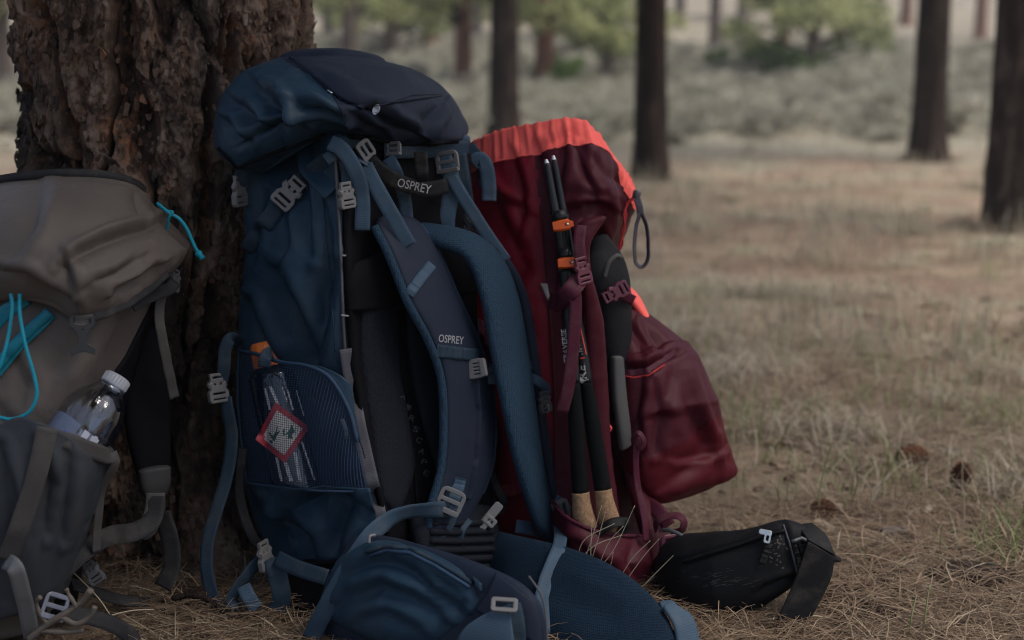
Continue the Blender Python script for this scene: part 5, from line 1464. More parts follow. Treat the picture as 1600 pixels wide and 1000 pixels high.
# drawcord with its loop
lock = lathe([(0.0, 0.0), (0.0055, 0.0), (0.0065, 0.004), (0.0065, 0.012), (0.005, 0.015), (0.0, 0.015)], axes(P(993, 312, 2.20), [0.2, 0, 1]), 16)
make('cord_lock', *lock, DARKPL, red)
webbing('loop_stem', [(995, 310, 2.195), (999, 322, 2.19), (1001, 336, 2.19)], 0.011, GREYWEB, red)
webbing('drawcord_loop', [(999, 334, 2.19), (994, 355, 2.19), (991, 385, 2.19), (993, 408, 2.19), (1002, 417, 2.19), (1011, 407, 2.19), (1013, 385, 2.19), (1010, 355, 2.19), (1003, 335, 2.19)], 0.0075, GREYWEB, red, n=60, roll=50)
tube('drawcord', [(991, 311, 2.195), (981, 318, 2.195), (975, 336, 2.19), (976, 356, 2.19), (970, 375, 2.19), (967, 400, 2.19)], 0.0016, REDCORD, red, n=40)
tube('drawcord', [(989, 309, 2.20), (978, 320, 2.20), (978, 340, 2.195), (971, 360, 2.195), (973, 380, 2.195), (966, 395, 2.195)], 0.0016, REDCORD, red, n=40)

# side sleeve that carries the pole handles
slv_A = [(862, 775, 2.07), (864, 820, 2.03), (872, 870, 2.01), (884, 915, 2.0)]
slv_B = [(1000, 838, 2.05), (1010, 862, 2.03), (1020, 890, 2.02), (1028, 920, 2.01)]
rows = [[(862, 782, 2.055), (885, 808, 2.0), (925, 828, 1.985), (965, 836, 2.0), (1005, 838, 2.05)], [(864, 830, 2.045), (890, 845, 1.985), (930, 862, 1.965), (975, 868, 1.98), (1018, 868, 2.035)], [(870, 880, 2.03), (895, 895, 1.985), (935, 905, 1.97), (985, 908, 1.98), (1028, 905, 2.02)], [(880, 920, 2.02), (905, 930, 1.99), (945, 938, 1.98), (990, 938, 1.985), (1032, 932, 2.0)]]
sheet('side_pocket', rows, MAROON, red, 40, 60, cs=[([(900, 850), (930, 880), (960, 890)], 0.008, 10), ([(990, 850), (985, 880), (1000, 910)], 0.008, 10)], wr=dict(su=1.04, sv=1.04, amp=0.007, lu=0.04, lv=0.04, iters=60, seed=81, noise=0.5))
tube('pocket_binding', [(x, y, Y - 0.002) for x, y, Y in rows[0]], 0.003, MARWEB, red, n=40)
pad('side_wing', [(975, 700, 2.10), (985, 760, 2.08), (1005, 840, 2.05), (1022, 900, 2.02)], [(1010, 780, 2.12), (1025, 800, 2.10), (1045, 850, 2.06), (1062, 900, 2.02)], 0.012, MAROON, red, n=40, k=24, wr=dict(su=1.03, sv=1.03, amp=0.007, iters=50, seed=85))
webbing('wing_strap', [(1000, 684, 2.05), (994, 700, 2.045), (994, 740, 2.045), (1000, 780, 2.04), (1008, 815, 2.03), (1010, 846, 2.02)], 0.011, MARWEB, red, n=40, roll=35)
webbing('wing_loop', [(994, 700, 2.048), (990, 686, 2.045), (998, 676, 2.04), (1006, 690, 2.04), (1000, 704, 2.04)], 0.009, MARWEB, red, n=24, roll=40)
webbing('belt_strap', [(1008, 785, 2.08), (1030, 800, 2.06), (1045, 822, 2.05)], 0.022, MARWEB, red)
webbing('belt_strap_loop', [(1022, 826, 2.035), (1030, 812, 2.03), (1052, 806, 2.025), (1068, 812, 2.02), (1066, 828, 2.02), (1048, 834, 2.02)], 0.022, MARWEB, red, n=30, roll=65)
ladder_lock('ladder_lock', facing(1052, 850, 1.99, 4, yaw=20), 0.034, 0.026, MARPL, red)
webbing('belt_strap', [(1030, 850, 2.0), (1052, 851, 1.994), (1080, 852, 1.985)], 0.018, MARWEB, red)

# black hip belt with a zipped pouch
bp_A = [(1030, 868, 2.02), (1060, 838, 1.985), (1110, 832, 1.955), (1170, 826, 1.925), (1222, 813, 1.905), (1258, 822, 1.90), (1292, 850, 1.905), (1302, 866, 1.91)]
bp_B = [(1040, 930, 2.0), (1072, 962, 1.955), (1115, 976, 1.91), (1165, 962, 1.89), (1210, 936, 1.885), (1248, 908, 1.89), (1278, 890, 1.90), (1298, 876, 1.91)]
pouch = pad('belt_pouch', bp_A, bp_B, [0.012, 0.034, 0.044, 0.044, 0.036, 0.026, 0.018, 0.010], BLACKHIP, red, n=80, k=60, p=2.4, endcap=0.5,
            cs=[([(1060, 880), (1110, 865), (1160, 850), (1215, 832)], 0.005, 6), ([(1190, 920), (1220, 908), (1250, 900)], 0.008, 6), ([(1226, 822), (1236, 860), (1244, 900)], 0.005, 5)],
            wr=dict(su=1.03, sv=1.03, amp=0.007, lu=0.07, lv=0.05, iters=70, seed=91, noise=0.4))
PO = [pouch]
tube('zip', [(1068, 878, None), (1110, 864, None), (1160, 849, None), (1196, 836, None), (1226, 829, None)], 0.003, BLACKWEB, pouch, on=PO, off=0.002, n=40)
tube('pouch_piping', [(1224, 820, None), (1234, 850, None), (1242, 880, None), (1247, 900, None)], 0.0014, GREYPIPE, pouch, on=PO, off=0.002)
zM = facing(1196, 832, Yon(PO, 1196, 836, .010), -12)
zp = join(plate([rrect(0.016, 0.006, 0.002)], 0.003, 0.001), (plate([rrect(0.008, 0.013, 0.002), rrect(0.0045, 0.008, 0.001)[::-1]], 0.0012, 0.0005)[0] + [0.004, -0.007, 0.003], plate([rrect(0.008, 0.013, 0.002), rrect(0.0045, 0.008, 0.001)[::-1]], 0.0012, 0.0005)[1]))
make('zip_slider', xf(zp[0], zM), zp[1], STEEL, pouch, smooth=False)
webbing('zip_tape', [(1201, 844, None), (1198, 860, None), (1191, 880, None)], 0.009, BLACKWEB, pouch, on=PO, off=0.006)
tube('bent_stay', [(1036, 828, 1.99), (1050, 830, 1.975), (1066, 838, 1.965), (1082, 856, 1.955)], 0.003, DARKPL, red, n=24)
tube('buckle_arc', [(1238, 846, None), (1252, 841, None), (1264, 846, None), (1268, 856, None)], 0.0026, DARKPL, pouch, on=PO, off=0.010)
for dx in (0, 9, 18):
    webbing('belt_rib', [(1240 + dx, 848, None), (1248 + dx, 872, None), (1250 + dx * 0.7, 896, None)], 0.006, BLACKWEB, pouch, on=PO, off=0.005)
belt = pad('belt_webbing', [(1262, 846, 1.862), (1244, 900, 1.855), (1222, 950, 1.848), (1206, 986, 1.842)], [(1304, 872, 1.868), (1298, 905, 1.862), (1276, 950, 1.852), (1254, 986, 1.842)], 0.0022, BLACKWEB, red, n=40, k=20, p=5)
pad('belt_webbing', [(1262, 844, 1.864), (1248, 826, 1.89), (1240, 822, 1.90)], [(1304, 868, 1.868), (1292, 838, 1.885), (1270, 818, 1.90)], 0.002, BLACKWEB, red, n=20, k=16, p=5)
pad('belt_webbing', [(1165, 970, 1.868), (1185, 978, 1.862), (1210, 986, 1.855)], [(1170, 982, 1.862), (1188, 988, 1.856), (1212, 992, 1.85)], 0.003, BLACKWEB, red, n=14, k=10, p=4)
# dusty scuffs on the pouch
gd = np.random.default_rng(6)
DUSTM = plain('dried_mud', (0.055, 0.05, 0.043), 0.9)
pts, fs = [], []
for _ in range(70):
    if gd.uniform() < 0.45: c = np.array([1212, 862]) + gd.normal(0, 1, 2) * [9, 13]; l, w_, a = gd.uniform(1, 3.2), gd.uniform(0.8, 2), gd.uniform(0, 3)
    else: c = np.array([1135, 905]) + gd.normal(0, 1, 2) * [30, 8]; l, w_, a = gd.uniform(3, 9), 0.35, -0.16
    b = len(pts)
    for k in range(5):
        q = 2 * math.pi * k / 5
        pts.append(c + [l * math.cos(q) * math.cos(a) - w_ * math.sin(q) * math.sin(a), l * math.cos(q) * math.sin(a) + w_ * math.sin(q) * math.cos(a)])
    fs.append(tuple(range(b, b + 5)))
decal('dust_scuffs', pts, fs, DUSTM, pouch, PO, 0.0007)['kind'] = 'stuff'

# ------------------------------------------------------------------ trekking poles standing in the sleeve, handles down
POLEB = plain('black_pole_lacquer', (0.007, 0.0075, 0.009), 0.4, spec=0.25)
FOAM = plain('black_grip_foam', (0.0045, 0.005, 0.0055), 0.85, spec=0.08, bump=0.4)
CORK = NT('cork'); _c = CORK.noise(260, 5, 0.7); CORK = CORK.done(CORK.ramp(_c, [(0.3, (0.11, 0.058, 0.027)), (0.55, (0.24, 0.14, 0.072)), (0.75, (0.34, 0.215, 0.12))]), 0.8, CORK.bump(_c, 0.5, 0.001))
ORANGE = plain('orange_plastic', (0.55, 0.085, 0.010), 0.4)
WHITEP = plain('white_print', (0.36, 0.36, 0.36), 0.5, var=0.04)
REDP = plain('red_print', (0.55, 0.04, 0.03), 0.5)
def pole(label, pts, cork_pts, clamps, words):
    p0 = P(*pts[0])
    t = empty('trekking_pole', P(*cork_pts[-1]), label, 'trekking pole', 'folded trekking poles strapped to the red pack')
    tip = tube('carbide_tip', [pts[0], (lerp(pts[0][0], pts[1][0], .09), lerp(pts[0][1], pts[1][1], .09), pts[0][2])], [0.0022, 0.0045], STEEL, t, n=8, k=12)
    W_ = [P(*p) for p in pts]
    tube('tip_shaft', [(lerp(pts[0][0], pts[1][0], .08), lerp(pts[0][1], pts[1][1], .08), pts[0][2]), pts[1]], [0.0048, 0.0058, 0.0068], POLEB, t, n=20, k=14)
    tube('shaft', [pts[1], pts[2]], 0.0078, POLEB, t, n=16, k=14)
    sh2 = tube('shaft', [pts[2], pts[3]], 0.0098, POLEB, t, n=24, k=18)
    tube('foam_grip', [pts[3], pts[4]], [0.0095, 0.0115, 0.0120, 0.0124], FOAM, t, n=30, k=18)
    c = [P(*q) for q in cork_pts]
    cg = tube('cork_handle', c, [0.0130, 0.0134, 0.0155, 0.0165, 0.0148, 0.0120], CORK, t, world=True, n=24, k=18)
    for i, (cx_, cy_, Y_) in enumerate(clamps):
        d = norm(P(*pts[2]) - P(*pts[1])) if i == 0 else norm(P(*pts[3]) - P(*pts[2]))
        o = P(cx_, cy_, Y_)
        col = lathe([(0.0, -0.008), (0.0105, -0.008), (0.0125, -0.006), (0.0125, 0.006), (0.0105, 0.008), (0, 0.008)], axes(o, d), 22)
        cl = make('lever_clamp', *col, ORANGE, t)
        M = axes(o + norm(CAMP - o) * 0.013, norm(CAMP - o), np.cross(d, norm(CAMP - o)) * -1)
        lv = plate([[(-.0115, -.0045), (.008, -.0056), (.0165, -.0036), (.0165, .0024), (.008, .0056), (-.0115, .005)], rrect(0.006, 0.0045, 0.001, 0.007, 0)[::-1]], 0.002, 0.001)
        make('clamp_lever', xf(lv[0], M), lv[1], ORANGE, cl, smooth=False)
        sc = lathe([(0, 0.0012), (0.0018, 0.0012), (0.0024, 0), (0.0024, -.002)], axes(o + norm(CAMP - o) * 0.0145 + np.cross(d, norm(CAMP - o)) * -0.009, norm(CAMP - o)), 10)
        make('screw', *sc, STEEL, cl)
        up = lathe([(0.0, 0), (0.0105, 0), (0.0112, -0.004), (0.0095, -0.014), (0, -0.014)], axes(o - d * 0.008, d), 18)
        make('collar', *up, POLEB, t)
    for s, a, b, h, m in words: lettering('lettering', s, a, b, h, m, sh2, [sh2], 0.0008, bold=0.02, rot90=True)
    return t, sh2
pa, sa = pole('black trekking pole with two orange clamps, left of the pair in the red pack', [(853, 249, 2.075), (868, 335, 2.055), (883, 420, 2.05), (896, 598, 2.025), (907, 770, 2.01)], [(907, 769, 2.01), (909, 790, 2.008), (913, 812, 2.006), (926, 842, 2.01)],
              [(877, 352, 2.05), (885, 411, 2.045)], [('TRAVERSE', (889, 566), (884, 514), 8, WHITEP), ('REI', (896, 594), (892, 573), 10, WHITEP)])
pb, sb = pole('black trekking pole with a white logo, right of the pair in the red pack', [(864, 243, 2.095), (880, 335, 2.075), (893, 420, 2.07), (916, 598, 2.04), (942, 766, 2.015)], [(942, 765, 2.015), (945, 785, 2.012), (950, 808, 2.010), (962, 838, 2.012)],
              [], [('TRAVERSE', (911, 556), (902, 514), 10, WHITEP), ('REI', (917, 592), (913, 566), 12, WHITEP)])
decal('lettering', [(907, 561), (914, 560), (913.6, 558), (906.6, 559)], [(0, 1, 2, 3)], REDP, sb, [sb])
decal('print_stripe', [(915.5, 554), (917, 553.5), (908, 513), (906.8, 513.5)], [(0, 1, 2, 3)], REDP, sb, [sb])
for sh_, x0, y0, s in ((sb, 912, 597, 1.0), (sa, 893, 597, 0.8)):
    decal('logo_mark', [(x0 - 5 * s, y0 - 9), (x0 + 1, y0 - 3), (x0 + 8 * s, y0 - 5), (x0 + 6 * s, y0 + 3), (x0 - 3 * s, y0 + 2), (x0 - 7 * s, y0 - 1)], [(0, 1, 2, 3, 4, 5)], WHITEP, sh_, [sh_])
webbing('wrist_strap', [(930, 835, 1.985), (948, 822, 1.98), (965, 815, 1.985), (978, 818, 1.995), (970, 832, 2.0)], 0.016, BLACKWEB, pb, n=30, roll=30)

# ------------------------------------------------------------------ camp shoe wedged behind the front pocket
SHOE = fabric('dark_grey_shoe_cloth', (0.010, 0.010, 0.012), 0.75, spec=0.1, crinkle=0.2)
SOLE = plain('grey_foam_sole', (0.055, 0.053, 0.052), 0.7, bump=0.3)
shoe = empty('camp_shoe', P(965, 700, 2.14), 'dark grey shoe wedged upright behind the front pocket of the red pack', 'shoe')
pad('upper', [(920, 385, 2.14), (915, 430, 2.10), (935, 500, 2.10), (948, 580, 2.10), (958, 650, 2.10)], [(948, 376, 2.16), (970, 420, 2.16), (976, 500, 2.15), (976, 580, 2.14), (978, 650, 2.13)], [0.020, 0.030, 0.024, 0.020, 0.016], SHOE, shoe, n=60, k=30, p=2.4, wr=dict(su=1.02, sv=1.02, amp=0.005, iters=40, seed=3))
pad('sole', [(955, 560, 2.085), (958, 620, 2.075), (964, 670, 2.07), (968, 702, 2.07)], [(972, 560, 2.095), (978, 620, 2.085), (984, 670, 2.08), (984, 692, 2.08)], 0.008, SOLE, shoe, n=40, k=20, p=3)
tube('shoe_piping', [(944, 432, 2.075), (950, 412, 2.075), (962, 400, 2.08), (970, 402, 2.085)], 0.004, SOLE, shoe, n=24)
# ------------------------------------------------------------------ brown backpack
TAUPE = fabric('taupe_nylon', (0.088, 0.073, 0.065), 0.55, crinkle=0.4, dust=0.06)
CHAR = fabric('charcoal_nylon', (0.036, 0.035, 0.036), 0.55, crinkle=0.25, dust=0.06)
SLATE = fabric('slate_stretch_cloth', (0.036, 0.040, 0.046), 0.6, crinkle=0.25, dust=0.08)
TAUWEB = web_mat('grey_taupe_webbing', (0.066, 0.061, 0.059))
CHARWEB = web_mat('charcoal_webbing', (0.021, 0.0205, 0.022))
TURQ = web_mat('turquoise_cord', (0.012, 0.26, 0.36), 0.5)
TURQW = web_mat('turquoise_webbing', (0.012, 0.18, 0.25), 0.5)
brown = empty('backpack', P(40, 985, 1.85) * [1, 1, 0], 'taupe brown backpack with turquoise cords cut by the left edge of the photo', 'backpack', 'backpacks resting at the foot of the tree')
BC = [
    [(-190, 330, 1.98), (-210, 500, 1.90), (-230, 700, 1.82), (-240, 860, 1.80), (-230, 985, 1.80)],
    [(-60, 320, 1.90), (-70, 480, 1.80), (-100, 700, 1.72), (-120, 860, 1.71), (-110, 995, 1.73)],
    [(60, 330, 1.86), (60, 480, 1.77), (20, 650, 1.72), (-20, 860, 1.71), (-20, 998, 1.73)],
    [(160, 340, 1.87), (160, 460, 1.79), (120, 600, 1.755), (70, 800, 1.745), (50, 985, 1.76)],
    [(235, 370, 1.93), (215, 470, 1.87), (170, 600, 1.83), (125, 780, 1.81), (95, 965, 1.82)],
    [(262, 390, 2.0), (240, 480, 1.96), (205, 600, 1.93), (150, 780, 1.90), (115, 950, 1.89)],
    [(200, 360, 2.07), (180, 480, 2.05), (150, 600, 2.02), (90, 780, 1.99), (50, 930, 1.98)],
    [(-60, 340, 2.09), (-80, 500, 2.06), (-110, 700, 2.01), (-140, 860, 1.99), (-140, 950, 1.98)],
]
bfold = [([(20, 560), (40, 600), (20, 650)], 0.008, 14), ([(0, 640), (30, 690), (60, 720)], 0.010, 14), ([(160, 470), (120, 540), (60, 610)], 0.006, 18), ([(20, 700), (40, 760), (20, 830)], 0.010, 14)]
G, _ = skin('pack_body', BC, None, brown, nu=140, nv=120, cs=bfold, wr=[dict(su=1.03, sv=1.02, amp=0.008, lu=0.06, lv=0.09, iters=80, seed=101, noise=0.3)], cap=(0.01, 0.015))
fc = G.reshape(-1, 3)[grid_faces(*G.shape[:2], True)].mean(1); fpx = to_px(fc)
cls = np.where(fpx[:, 0] > np.interp(fpx[:, 1], [380, 480, 560, 640, 760, 960], [262, 236, 196, 140, 110, 80]), 1, 0) * 1
cls = np.where((fc[:, 1] > 1.97), 1, cls)
bbody, bback = split_make(G, True, cls, [('pack_body', TAUPE), ('back_panel', BLACKN)], brown)
BON = [bbody, bback]
tube('back_seam', [(262, 396, None), (236, 480, None), (196, 560, None), (140, 640, None), (110, 760, None)], 0.005, BLACKN, brown, on=BON, off=0.001, n=70)
# lid bag with its black rim
lh = [(-190, 470, 1.94), (-60, 470, 1.80), (30, 466, 1.745), (80, 476, 1.742), (130, 498, 1.745), (200, 476, 1.785), (248, 442, 1.86), (276, 415, 1.94), (262, 400, 2.05), (120, 410, 2.1), (-60, 430, 2.1)]
la = [(-200, 420, 1.92), (-60, 415, 1.775), (25, 410, 1.715), (80, 415, 1.71), (135, 430, 1.72), (200, 425, 1.765), (258, 405, 1.85), (292, 392, 1.95), (275, 375, 2.07), (120, 370, 2.12), (-60, 380, 2.12)]
lb = [(-190, 350, 1.95), (-50, 345, 1.82), (30, 340, 1.765), (80, 340, 1.755), (135, 348, 1.765), (195, 358, 1.80), (248, 364, 1.87), (283, 378, 1.96), (262, 352, 2.06), (120, 330, 2.1), (-50, 345, 2.1)]
lc = [(-180, 310, 1.98), (-40, 302, 1.90), (30, 295, 1.86), (80, 292, 1.85), (135, 292, 1.855), (185, 298, 1.88), (222, 312, 1.92), (246, 340, 1.98), (225, 310, 2.04), (120, 292, 2.07), (-40, 305, 2.08)]
ld = [(-160, 300, 2.0), (-30, 290, 1.95), (35, 281, 1.92), (80, 277, 1.91), (135, 277, 1.91), (180, 282, 1.925), (210, 291, 1.95), (228, 306, 1.985), (205, 290, 2.02), (120, 279, 2.03), (-30, 292, 2.05)]
li = [(lerp(x, 60, 0.15), y - 4, lerp(Y, 1.95, 0.15)) for x, y, Y in lh]
lcols = [[a, b, c, d, e, f] for a, b, c, d, e, f in zip(ld, lc, lb, la, lh, li)]
lf = [([(96, 418), (125, 392), (165, 373), (215, 357), (262, 345)], 0.016, 9), ([(100, 402), (108, 430), (112, 458)], 0.012, 8), ([(60, 298), (45, 350), (8, 405)], 0.012, 18),
      ([(212, 298), (226, 328), (240, 348)], 0.010, 8), ([(-10, 425), (40, 434), (76, 458), (112, 480)], 0.014, 12), ([(185, 458), (220, 440), (248, 418)], 0.012, 9), ([(150, 440), (185, 428), (215, 405)], 0.007, 10)]
G, _ = skin('lid', lcols, None, brown, nu=340, nv=130, cs=lf, wr=[dict(su=1.03, sv=1.025, amp=0.009, lu=0.08, lv=0.06, iters=60, seed=105, noise=0.3)], cap=(-0.006, 0.0))
blid = make('lid', G.reshape(-1, 3), grid_faces(*G.shape[:2], True), TAUPE, brown)
BL = [blid]
rim = [P(x, y, Y) for x, y, Y in ld]
rimc = cr(rim, 120, True)
Gr = []
for i, p in enumerate(rimc):
    h = 0.009
    Gr.append(p)
def ribbon_up(name, line, h, mat, parent, th=0.0012):
    line = np.array(line); t = norm(np.gradient(line, axis=0)); up = np.array([0, 0, 1.0]); side = norm(np.cross(t, up))
    rows = [line - up * 0.004 - side * th, line + up * h - side * th, line + up * h + side * th, line - up * 0.004 + side * th]
    Gx = np.stack(rows, 1); n = len(line)
    return make(name, Gx.reshape(-1, 3), list(map(tuple, grid_faces(n, 4, True))) + [(3, 2, 1, 0), tuple((n - 1) * 4 + k for k in range(4))], mat, parent)
ribbon_up('rim_binding', np.concatenate([rimc, rimc[:1]]), 0.011, CHARWEB, brown)
webbing('hem_strap', [(128, 498, None), (165, 490, None), (200, 474, None), (240, 445, None), (262, 425, None)], 0.012, CHARWEB, brown, on=BL + BON, off=0.004, n=40)
webbing('hem_strap', [(205, 478, 1.80), (235, 462, 1.85), (262, 452, 1.90), (274, 440, 1.92)], 0.018, CHARWEB, brown, n=24)
webbing('lid_hook_strap', [(128, 492, None), (129, 505, 1.735), (129, 514, 1.733)], 0.026, TAUWEB, brown, on=BL, off=0.004)
hook = plate([[(-.5, .5), (-.5, .28), (-.34, .2), (-.16, -.02), (-.16, -.2), (-.5, -.36), (-.46, -.5), (-.1, -.42), (.1, -.42), (.46, -.5), (.5, -.36), (.16, -.2), (.16, -.02), (.34, .2), (.5, .28), (.5, .5), (.36, .5), (.36, .34), (.18, .3), (0, .1), (-.18, .3), (-.36, .34), (-.36, .5)]], 0.04, 0.015)
hM = facing(129, 525, 1.728, 2)
make('hook', xf(hook[0] * [0.030, 0.046, 0.06], hM), hook[1], plain('slate_grey_plastic', (0.016, 0.0165, 0.018), 0.45), brown, smooth=False)
side_buckle('side_buckle', facing(272, 438, 1.93, -14, yaw=55), 0.018, 0.030, DARKPL, brown)
webbing('lid_strap_tail', [(266, 446, 1.925), (252, 465, 1.91), (249, 500, 1.90), (258, 550, 1.905), (268, 600, 1.92), (273, 622, 1.925)], 0.0145, TAUWEB, brown, n=50, roll=25)
tube('drawcord', [(246, 318, 1.965), (258, 328, 1.95), (266, 334, 1.945), (280, 342, 1.945), (292, 358, 1.945), (300, 376, 1.945), (308, 392, 1.945), (316, 401, 1.945)], 0.0026, TURQ, brown, n=50)
tube('drawcord', [(262, 330, 1.95), (270, 332, 1.944), (264, 340, 1.944), (262, 352, 1.95), (258, 366, 1.955)], 0.0022, TURQ, brown, n=30)
kn = lathe([(0, -.004), (0.004, -.003), (0.0055, 0), (0.004, .004), (0.0045, .009), (0.002, .010), (0, .009)], axes(P(310, 396, 1.943), [0.6, 0, -0.8]), 12)
make('cord_knot', *kn, TURQ, brown)

# turquoise details on the front
webbing('front_tape', [(-10, 585, None), (30, 535, None), (60, 508, None), (79, 488, None)], 0.017, TURQW, brown, on=BON, off=0.008, n=30)
tube('tape_roll', [(-10, 580, None), (30, 532, None), (55, 508, None), (78, 488, None)], 0.0075, TURQW, brown, on=BON, off=0.008, n=30)
webbing('front_tape', [(-20, 520, None), (10, 486, None), (42, 466, None)], 0.018, TURQW, brown, on=BON, off=0.006, n=20)
tube('tie_cord', [(17, 459, 1.72), (19, 480, 1.715), (14, 520, 1.71), (4, 560, 1.70), (-12, 600, 1.695)], 0.0024, TURQ, brown, n=40)
tube('tie_cord', [(31, 459, 1.72), (31, 490, 1.712), (40, 540, 1.70), (54, 590, 1.695), (57, 620, 1.692), (44, 645, 1.69), (18, 655, 1.69), (-10, 650, 1.69)], 0.0024, TURQ, brown, n=60)

# stretch side pocket, bottle holder and straps
rows = [[(-30, 690, 1.665), (20, 655, 1.665), (60, 660, 1.66), (105, 682, 1.67), (140, 712, 1.69), (178, 706, 1.75)], [(-60, 780, 1.655), (0, 750, 1.655), (50, 750, 1.65), (95, 760, 1.665), (130, 770, 1.69), (155, 772, 1.75)], [(-70, 880, 1.66), (-10, 860, 1.66), (40, 850, 1.66), (80, 850, 1.68), (110, 850, 1.70), (130, 850, 1.76)], [(-60, 975, 1.69), (0, 965, 1.685), (40, 955, 1.69), (70, 945, 1.705), (92, 930, 1.73), (105, 920, 1.78)]]
_, bpk = sheet('side_pocket', rows, SLATE, brown, 70, 80, th=0.0015, cs=[([(60, 700), (80, 760), (70, 830)], 0.010, 12), ([(0, 700), (20, 780), (10, 860)], 0.010, 12), ([(110, 720), (105, 780), (95, 840)], 0.009, 11)], wr=dict(su=1.05, sv=1.03, amp=0.009, lu=0.05, lv=0.08, iters=80, seed=111, noise=0.3))
webbing('pocket_rim', [(84, 684, 1.668), (110, 690, 1.672), (140, 702, 1.688), (168, 712, 1.72), (178, 706, 1.755)], 0.020, TAUWEB, brown, n=30)
webbing('pocket_lace', [(176, 706, 1.735), (180, 722, 1.735), (168, 745, 1.74), (158, 770, 1.75), (153, 810, 1.755), (150, 850, 1.76), (151, 862, 1.76)], 0.0125, TAUWEB, brown, n=40, roll=35)
webbing('front_strap', [(74, 668, 1.652), (58, 740, 1.645), (32, 820, 1.645), (10, 876, 1.655)], 0.024, TAUWEB, brown, n=40)
webbing('front_strap', [(8, 876, 1.655), (24, 888, 1.64), (36, 930, 1.655), (46, 975, 1.68), (50, 998, 1.70)], 0.020, web_mat('pale_grey_webbing', (0.15, 0.15, 0.155)), brown, n=40, roll=-10)
webbing('hip_strap', [(60, 935, 1.72), (95, 895, 1.735), (130, 862, 1.755), (170, 838, 1.80), (212, 830, 1.845), (238, 812, 1.87), (243, 775, 1.885)], 0.026, CHARWEB, brown, n=60, roll=12)
hs = webbing('hip_strap', [(243, 770, 1.888), (242, 795, 1.88), (232, 822, 1.868), (218, 832, 1.86)], 0.026, TAUWEB, brown, n=24)
webbing('hip_strap', [(252, 800, 1.90), (266, 845, 1.90), (268, 885, 1.895), (254, 918, 1.89)], 0.026, CHARWEB, brown, n=30, roll=-20)
webbing('lower_strap', [(100, 870, 1.76), (90, 900, 1.752), (66, 925, 1.745), (62, 960, 1.74)], 0.017, CHARWEB, brown, n=24)
webbing('ground_strap', [(92, 955, 1.70), (130, 962, 1.715), (175, 975, 1.735), (202, 992, 1.75), (212, 1010, 1.75)], 0.022, CHARWEB, brown, n=30, roll=20)
webbing('ground_strap', [(112, 912, 1.80), (150, 925, 1.84), (190, 938, 1.88), (235, 942, 1.90)], 0.02, CHARWEB, brown, n=24, roll=45)
ladder_lock('ladder_lock', facing(86, 948, 1.695, -16, yaw=20), 0.030, 0.032, plain('clear_blue_grey_plastic', (0.14, 0.15, 0.19), 0.35), brown, bar=0.003, t=0.0016)
side_buckle('side_buckle', facing(146, 895, 1.78, 35, yaw=-20), 0.018, 0.030, DARKPL, brown)
bs = pad('shoulder_strap', [(196, 540, 1.93), (190, 600, 1.925), (198, 680, 1.92), (212, 735, 1.92), (222, 766, 1.92)], [(246, 520, 1.96), (262, 600, 1.955), (265, 680, 1.95), (266, 735, 1.945), (262, 764, 1.94)], 0.012, BLACKN, brown, n=50, k=28, p=3, endcap=1.2)
pad('strap_end', [(216, 738, 1.903), (218, 755, 1.902), (224, 772, 1.903)], [(267, 730, 1.925), (266, 752, 1.924), (260, 768, 1.925)], 0.010, CHAR, brown, n=20, k=20, p=3)

# ------------------------------------------------------------------ water bottle in the side pocket
def clear_mat(name, tint, k=0.14, rough=0.06):
    t = NT(name)
    tr = t.n('BsdfTransparent'); tr.inputs[0].default_value = (*tint, 1)
    gl = t.n('BsdfGlossy'); gl.inputs['Roughness'].default_value = rough; gl.inputs[0].default_value = (0.9, 0.93, 1, 1)
    lw = t.n('LayerWeight', i_Blend=0.35)
    f = t.math('ADD', t.math('MULTIPLY', lw.outputs['Fresnel'], 0.38), k)
    b = t.bump(t.noise(55, 3), 0.25, 0.004)
    t.l(b, gl.inputs['Normal'])
    ms = t.n('MixShader'); t.l(f, ms.inputs[0]); t.l(tr.outputs[0], ms.inputs[1]); t.l(gl.outputs[0], ms.inputs[2]); t.l(ms.outputs[0], t.out.inputs[0])
    return t.m
PET = clear_mat('clear_plastic', (0.90, 0.92, 0.96), 0.075)
WATER = clear_mat('water', (0.88, 0.91, 0.95), 0.02, 0.02)
CAPW = plain('grey_white_cap', (0.30, 0.31, 0.345), 0.45)
b0, b1 = P(84, 744, 1.712), P(177, 602, 1.772)
bottle = empty('water_bottle', b0, 'clear plastic water bottle with a pale cap in the side pocket of the brown backpack', 'bottle')
dz = norm(b1 - b0); L = np.linalg.norm(b1 - b0)
Mb = axes(b0, dz)
rb = 0.040
prof = [(0.0, 0.0), (rb * .9, 0.0), (rb, 0.006), (rb, .02), (rb * .965, .026), (rb, .032), (rb, .055), (rb * .96, .062), (rb, .068), (rb, L * .62), (rb * .97, L * .70), (rb * .86, L * .80), (rb * .62, L * .90), (rb * .47, L * .95), (rb * .44, L * 1.0)]
pr = cr(np.array([(r, z, 0) for r, z in prof]), 60)[:, :2]
def ribbed(V):
    q = (V - b0) @ Mb[:3, :3]
    a = np.arctan2(q[:, 1], q[:, 0]); z = q[:, 2]
    k = 1 - 0.045 * (np.abs(np.sin(a * 5)) < 0.25) * (z < L * .84) * (z > .03)
    q[:, :2] *= k[:, None]
    return q @ Mb[:3, :3].T + b0
V, F = lathe(pr, Mb, 60)
make('bottle_body', ribbed(V), F, PET, bottle)
V, F = lathe([(0, .003), (rb * .86, .003), (rb * .92, .02), (rb * .92, L * .50), (0, L * .52)], Mb, 40)
make('water', V, F, WATER, bottle)
V, F = lathe([(0, L * 1.10), (0.0140, L * 1.10), (0.0165, L * 1.09), (0.0168, L * 1.0), (0.0168, L * 0.985), (0.015, L * 0.985)], Mb, 48)
